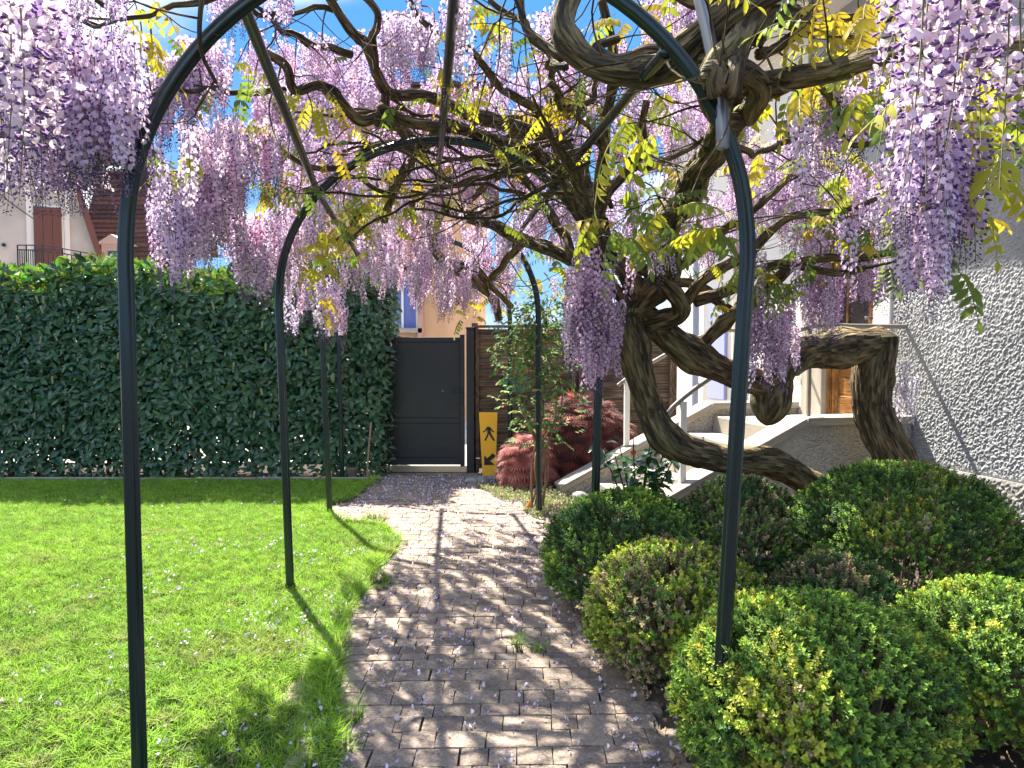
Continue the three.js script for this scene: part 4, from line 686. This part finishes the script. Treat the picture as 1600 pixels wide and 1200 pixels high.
  // racemes: coarse, mid and fine florets
  const petal = C3(.80, .655, .775), pale = C3(.84, .77, .83), keelC = C3(.17, .075, .31), green = C3(.16, .17, .06);
  function floret(fine) {
    const l = [];
    if (fine) {
      const ban = (g => { const p = g.attributes.position; for (let i = 0; i < p.count; i++) { const x = p.getX(i), y = p.getY(i); p.setZ(i, -.28 * x * x + .25 * y * y - .1 * Math.abs(x)); } return g; })(new THREE.CircleGeometry(.55, 14).scale(1, .9, 1).translate(0, .42, 0));
      const A = ban.toNonIndexed(); A.deleteAttribute('uv'); tint(A, pale); const q = A.attributes.color, pp = A.attributes.position; for (let i = 0; i < q.count; i++) { const k = smooth(.5, .1, pp.getY(i)); q.setXYZ(i, lerp(petal.r * 1.15, .75, k * .5), lerp(petal.g * 1.2, .72, k * .6), lerp(petal.b * 1.1, .35, k * .5)); } l.push(A);
      for (const s of [-1, 1]) { const g = leafGeo(.5, .3, .5, [0, .3, .7, 1], [.3, .9, 1, .2]).scale(.8, .72, .8).rotateX(1.9).rotateY(s * .35).translate(s * .14, .08, .12).toNonIndexed(); g.deleteAttribute('uv'); l.push(tint(g, keelC.clone().lerp(petal, .25))); }
      const k = new THREE.SphereGeometry(.2, 8, 6).scale(.7, .7, 2.0).rotateX(.35).translate(0, .0, .38).toNonIndexed(); k.deleteAttribute('uv'); l.push(tint(k, keelC));
      const st = new THREE.CylinderGeometry(.03, .03, .6, 4).rotateX(1.57).translate(0, .05, -.3).toNonIndexed(); st.deleteAttribute('uv'); l.push(tint(st, green));
    } else {
      const g = leafGeo(1.0, .22, .25, [0, .4, .8, 1], [.3, 1, .85, .35]).toNonIndexed(); g.deleteAttribute('uv'); g.translate(0, -.05, 0); l.push(tint(g, petal));
      const k = new THREE.OctahedronGeometry(.30).scale(.62, .62, 1.35).rotateX(.4).translate(0, -.02, .38).toNonIndexed(); k.deleteAttribute('uv'); l.push(tint(k, keelC));
    }
    const g = mergeGeometries(l); g.computeVertexNormals(); return g;
  }
  const FL = floret(false), FF = floret(true);
  const bud = (() => { const g = new THREE.OctahedronGeometry(.5).scale(.55, 1.1, .55).toNonIndexed(); g.deleteAttribute('uv'); g.computeVertexNormals(); return tint(g, keelC.clone().multiplyScalar(.8)); })();
  function raceme(L, R, n, fine, sd, open = .72) {           // hangs from the origin
    seed = sd; const l = []; const bend = rr(-.04, .04), bend2 = rr(-.04, .04), cx = s => bend * s * s * 1.5, cz = s => bend2 * s * s * 1.5;
    const ax = tube([V(0, .02, 0), V(cx(.5), -L / 2, cz(.5)), V(cx(1), -L, cz(1))], s => .0022 * (1 - .6 * s), 5, 4).toNonIndexed(); ax.deleteAttribute('uv'); l.push(tint(ax, green));
    for (let i = 0; i < n; i++) {
      const s = .03 + .97 * i / n, a = i * 2.399 + rr(-.3, .3), op = s < open + rr(-.1, .1), rad = R * Math.pow(1 - s * .93, .55) * rr(.75, 1.1), size = op ? rr(.021, .028) * (1 - .35 * s) : rr(.009, .013) * (1.4 - .6 * s), o = V(Math.cos(a), rr(-.25, .35), Math.sin(a));
      const p = V(cx(s) + o.x * rad, -L * s + rr(-.006, .006), cz(s) + o.z * rad), z = o.clone().add(V(rr(-.4, .4), -.15, rr(-.4, .4))).normalize(), y0 = V(rr(-.35, .35), 1, rr(-.35, .35)), x = y0.clone().cross(z).normalize(), y = z.clone().cross(x);
      const g = (op ? (fine ? FF : FL) : bud).clone(); const m = new THREE.Matrix4().makeBasis(x, y, z).scale(V(size, size, size)).setPosition(p); if (!op) m.compose(p, aim(V(o.x * .8, -.6, o.z * .8)), V(size, size, size)); g.applyMatrix4(m);
      const c = g.attributes.color, f = rr(.78, 1.18), wv = rnd() < .22 ? .35 : 0; for (let k = 0; k < c.count; k++) c.setXYZ(k, lerp(c.getX(k) * f, .8, wv), lerp(c.getY(k) * f, .74, wv), lerp(c.getZ(k) * f, .84, wv)); l.push(g);
    }
    return mergeGeometries(l);
  }
  const RC = [], RF = [];
  for (let i = 0; i < 6; i++) RC.push(raceme(rr(.30, .50), rr(.036, .050), 84 + ri(30), false, 300 + i));
  for (let i = 0; i < 4; i++) RF.push(raceme(rr(.34, .46), rr(.042, .055), 62, true, 400 + i, .7));
  const bm = (c) => leafM({ color: c, vertexColors: true, transmission: .42, roughness: 1 }), BM = [C3(1, 1, 1), C3(.94, .90, 1.0), C3(1.08, 1.0, 1.02), C3(.80, .74, .88)].map(bm);
  const spots = [];
  seed = 501;
  // curtains that hang clear of the rest: x range, y range of the flowers, depth range, how many, fine florets, shade
  const curtains = [
    [-30, 60, 0, 300, .95, 1.3, 10, 1], [-20, 110, 0, 230, 2.0, 2.6, 16], [40, 210, 40, 330, 2.4, 3.0, 44], [95, 205, 130, 300, 2.3, 2.7, 24], [20, 150, 180, 335, 2.7, 3.2, 22],
    [215, 300, 60, 250, 3.6, 4.4, 20], [240, 305, 250, 475, 3.9, 4.5, 26], [290, 375, 170, 445, 4.2, 5.0, 50], [345, 440, 190, 320, 4.0, 4.8, 30], [365, 432, 330, 495, 4.6, 5.2, 26], [425, 500, 300, 470, 5.0, 5.8, 26],
    [450, 540, 380, 545, 5.6, 6.6, 24], [505, 540, 470, 545, 6.2, 6.6, 6], [560, 690, 310, 480, 6.2, 7.6, 46], [640, 745, 380, 505, 6.6, 8.0, 28], [690, 720, 440, 505, 7.0, 7.4, 8], [745, 800, 350, 520, 7.0, 8.2, 20],
    [600, 680, 30, 130, 4.0, 4.6, 24], [440, 510, 70, 130, 4.2, 4.6, 10], [700, 870, 0, 180, 3.7, 4.6, 34], [700, 880, 130, 330, 5.8, 7.2, 44], [500, 700, 200, 330, 6.2, 7.5, 40],
    [885, 970, 400, 640, 4.55, 4.85, 46], [890, 930, 380, 560, 4.6, 4.9, 14], [800, 900, 230, 400, 5.6, 6.8, 22], [1000, 1120, 0, 90, 3.2, 4.2, 26], [1000, 1110, 110, 280, 5.0, 6.2, 34], [900, 1010, 20, 250, 4.2, 5.6, 30],
    [1172, 1245, 440, 635, 4.9, 5.3, 30], [1255, 1312, 420, 545, 5.0, 5.4, 15], [1335, 1390, 400, 500, 4.9, 5.3, 9], [1190, 1290, 170, 400, 4.8, 5.8, 46], [1270, 1345, 110, 280, 3.0, 3.6, 18], [1340, 1400, 250, 400, 4.2, 5.0, 14],
    [1405, 1515, 120, 400, 1.75, 2.2, 16], [1425, 1480, 330, 505, 1.8, 2.05, 7], [1470, 1520, 220, 420, 1.85, 2.2, 6], [1395, 1480, -60, 200, .74, .92, 4, 1], [1490, 1600, -60, 215, .72, .92, 5, 1], [1395, 1430, 560, 700, 6.0, 6.2, 3], [1140, 1200, 150, 420, 4.6, 5.6, 16],
    [440, 900, 80, 240, 5.4, 6.6, 170], [440, 900, 190, 345, 6.4, 7.8, 170], [380, 600, 40, 200, 5.0, 6.0, 36], [860, 1150, 60, 300, 5.4, 6.6, 60], [1150, 1390, 220, 420, 5.4, 6.2, 30], [560, 900, 300, 430, 7.6, 9.0, 50], [580, 900, 20, 130, 4.6, 5.6, 40], [860, 1000, 250, 420, 6.2, 7.6, 34], [1000, 1180, 260, 440, 6.0, 7.0, 40],
    [320, 480, -40, 60, 3.0, 3.8, 12], [60, 200, -60, 60, 2.0, 2.8, 16], [430, 560, 150, 330, 5.4, 6.4, 24], [380, 460, 130, 250, 4.4, 5.0, 14], [280, 360, 60, 200, 3.8, 4.4, 14],
  ];
  for (const [x0, x1, y0, y1, z0, z1, n, fine] of curtains) for (let i = 0; i < n; i++) {
    const Z = rr(z0, z1), list = fine ? RF : RC, k = ri(list.length), g = list[k]; g.boundingBox || g.computeBoundingBox();
    let len = -g.boundingBox.min.y, sc = rr(.8, 1.1), span = (y1 - y0) * Z / F; if (len * sc > span) sc = Math.max(.5, span / len);
    const x = rr(x0, x1), c = (x - x0) / (x1 - x0) * 2 - 1, yb = y1 - (y1 - y0) * .25 * c * c * rnd(), yt = lerp(y0, Math.max(y0, yb - len * sc * F / Z), Math.pow(rnd(), .75));
    spots.push({ p: P(x, yt, Z), k, fine, sc, Z });
  }
  for (let i = 0; i < 26; i++) spots.push({ p: V(rr(3.05, 3.55), rr(3.3, 4.3), -rr(5.5, 6.6)), k: ri(6), fine: 0, sc: rr(.7, 1), Z: 6.2 });
  // the canopy over the tunnel: hung from twigs, thinner towards the lawn
  for (const p of tips) { if (rnd() < .50 || p.y < 2.2) continue; const px = 800 + p.x / -p.z * F, py = 545 - (p.y - EYE) / -p.z * F; if (px > 395 && px < 580 && py < 120) continue; if (px > 430 && px < 960 && py > 60 && -p.z < 5.6) continue; if (px > 195 && px < 340 && py < 75) continue; if (px > 1180 && px < 1400 && py < 130) continue; if (px > 800 && px < 960 && py < 60 && rnd() < .5) continue; if (-p.z < 2.3) continue; if (px < 200 && py > 140) continue; if (px > 900 && px < 1240 && py < 200 && -p.z < 3.5) continue; spots.push({ p: p.clone().add(V(0, -.02, 0)), k: ri(6), fine: 0, sc: rr(.55, 1.0), Z: -p.z }); }
  for (let i = spots.length - 1; i >= 0; i--) { const p = spots[i].p, h = p.y - .75, x = p.x + .36 * h, z = -p.z - .67 * h; if ([[1.08, 2.74, .62], [2.05, 3.12, .6], [.8, 3.72, .5]].some(c => Math.hypot(x - c[0], z - c[1]) < c[2]) && p.y > 2.25 && rnd() < .84) spots.splice(i, 1); }
  spots.sort((a, b) => a.Z - b.Z);
  const mass = new THREE.Group(); mass.name = 'blossom_mass'; mass.userData.kind = 'stuff'; w.add(mass);
  const bulk = RC.map(() => []), bulkC = RC.map(() => []);
  spots.forEach((s, i) => {
    const q = new THREE.Quaternion().setFromEuler(new THREE.Euler(rr(-.09, .09), rnd() * 6.28, rr(-.09, .09)));
    if (s.fine || i < 290) { const m = part('raceme', (s.fine ? RF : RC)[s.k], BM[ri(4)], w); m.position.copy(s.p); m.quaternion.copy(q); m.scale.setScalar(s.sc); }
    else { bulk[s.k].push(M(s.p, q, s.sc)); const f = rr(.85, 1.12); bulkC[s.k].push(C3(f * rr(.9, 1.08), f * rr(.86, 1.0), f)); }
  });
  bulk.forEach((l, k) => l.length && instanced('blossom_mass', RC[k], BM[0], l, mass, bulkC[k]));
  console.log('racemes', spots.length, 'tips', tips.length);

  // compound leaves: young yellow green
  function compound(n, L, sd) { seed = sd; const l = []; const ax = tube([V(0, 0, 0), V(0, -.02, L * .5), V(0, -.09, L)], () => .0016, 6, 4).toNonIndexed(); l.push(ax);
    for (let i = 0; i < n; i++) { const k = Math.floor(i / 2), t = i === n - 1 ? 1 : .2 + .75 * k / ((n - 1) / 2), s = i === n - 1 ? 0 : i % 2 ? 1 : -1, p = V(0, -.09 * t * t, L * t), d = V(s * 1.0, -.75 - .3 * rnd(), .35 + (s ? 0 : .8)).normalize(), f = V(0, .8, .8), x = d.clone().cross(f).normalize(), z = x.clone().cross(d), S = rr(.05, .068) * (1 - .25 * Math.abs(t - .5));
      const g = leafGeo(.42, .14, .22).toNonIndexed(); g.applyMatrix4(new THREE.Matrix4().makeBasis(x, d, z).scale(V(S, S, S)).setPosition(p)); l.push(g); }
    return mergeGeometries(l); }
  const CL = [compound(11, .20, 1), compound(9, .17, 2), compound(13, .23, 3)], lm = [[.48, .46, .03], [.30, .36, .03], [.17, .25, .035], [.52, .40, .03]].map(c => leafM({ color: C3(...c), transmission: .5, roughness: 1 }));
  const lb = CL.map(() => []), lc = CL.map(() => []); seed = 601;
  const leaf = (p, out, k, asPart, ci, sc = 1) => { const d = V(out.x, out.y, out.z).normalize(), x = V(0, 1, 0).cross(d).normalize(), y = d.clone().cross(x), q = new THREE.Quaternion().setFromRotationMatrix(new THREE.Matrix4().makeBasis(x, y, d)); if (asPart) { const m = part('compound_leaf', CL[k], lm[ci], w); m.position.copy(p); m.quaternion.copy(q); m.scale.setScalar(sc); } else { lb[k].push(M(p, q, sc)); lc[k].push(lm[ci].color); } };
  const clumps = [ // x, y, depth, spread in pixels, count, colour, parts
    [1000, 190, 3.2, 40, 6, 1, 1], [1000, 330, 3.9, 60, 12, 2, 1], [1085, 350, 3.6, 40, 6, 1, 1], [960, 340, 3.9, 30, 5, 1, 1], [1120, 360, 3.5, 25, 4, 0, 1], [1050, 265, 4.0, 40, 5, 1, 1],
    [520, 370, 5.2, 40, 14, 0], [500, 410, 5.2, 25, 8, 0], [440, 290, 4.8, 40, 12, 2], [330, 265, 4.6, 45, 12, 0], [470, 155, 4.3, 25, 6, 0], [410, 170, 4.2, 30, 8, 2], [600, 295, 6.0, 60, 14, 0], [700, 315, 6.2, 50, 12, 0], [640, 300, 6.0, 40, 8, 3],
    [740, 25, 3.8, 60, 8, 3], [880, 150, 4.2, 30, 8, 3], [1000, 20, 3.5, 40, 6, 3], [1250, 130, 2.9, 60, 9, 0], [1330, 50, 2.7, 70, 14, 3], [1290, 90, 2.8, 50, 8, 0], [1370, 130, 2.4, 30, 6, 0, 1], [1385, 170, 2.5, 30, 7, 2, 1], [1300, 350, 4.7, 60, 16, 2], [1230, 430, 5.0, 50, 14, 2], [1350, 380, 4.7, 50, 12, 2], [1180, 420, 4.9, 30, 7, 1], [1140, 470, 5.2, 30, 6, 1],
    [1540, 170, 2.1, 60, 8, 0, 1], [1560, 240, 2.2, 40, 6, 0, 1], [1500, 100, 2.0, 50, 5, 0, 1], [1535, 320, 2.3, 25, 3, 2, 1], [1500, 415, 2.3, 20, 3, 2, 1], [1560, 100, 1.9, 30, 4, 0, 1], [1345, 280, 4.3, 40, 8, 1],
    [215, 60, 3.4, 25, 4, 0], [245, 70, 3.6, 30, 4, 3], [280, 250, 4.0, 30, 5, 0], [380, 110, 4.0, 25, 5, 2], [855, 440, 7.9, 40, 12, 0], [800, 455, 7.9, 40, 8, 3], [870, 400, 6.0, 30, 8, 1], [730, 470, 7.4, 40, 8, 3], [600, 350, 6.2, 60, 10, 0], [550, 320, 5.6, 40, 8, 1], [500, 470, 5.9, 20, 3, 3], [230, 10, 3.0, 40, 4, 0], [690, 130, 4.4, 50, 6, 3], [750, 150, 4.6, 40, 5, 0], [1200, 250, 4.6, 40, 7, 3], [1280, 230, 4.2, 40, 7, 0],
  ];
  for (const [x, y, Z, sp, n, c, asPart] of clumps) for (let i = 0; i < n; i++) leaf(P(x + rr(-sp, sp), y + rr(-sp, sp) * .7, Z + rr(-.25, .25)), V(rr(-1, 1), rr(-.55, .25), rr(-1, 1)), ri(3), asPart, rnd() < .7 ? c : ri(4), rr(.75, 1.15) * (asPart && Z > 2.8 ? 1.3 : 1));
  for (let i = 0; i < 42; i++) leaf(V(rr(3.0, 3.6), rr(2.9, 4.2), -rr(5.3, 6.6)), V(rr(-1, 1), rr(-.5, .3), rr(-1, 1)), ri(3), 0, ri(4), rr(.8, 1.1));
  for (const p of tips) if (rnd() < .16) leaf(p.clone(), V(rr(-1, 1), rr(-.5, .3), rr(-1, 1)), ri(3), 0, ri(4), rr(.6, 1));
  const lf = new THREE.Group(); lf.name = 'foliage'; lf.userData.kind = 'stuff'; w.add(lf);
  const lmi = leafM({ color: C3(1, 1, 1), transmission: .5, roughness: 1 });
  lb.forEach((l, k) => l.length && instanced('foliage', CL[k], lmi, l, lf, lc[k]));
}

renderer.render(scene, camera);
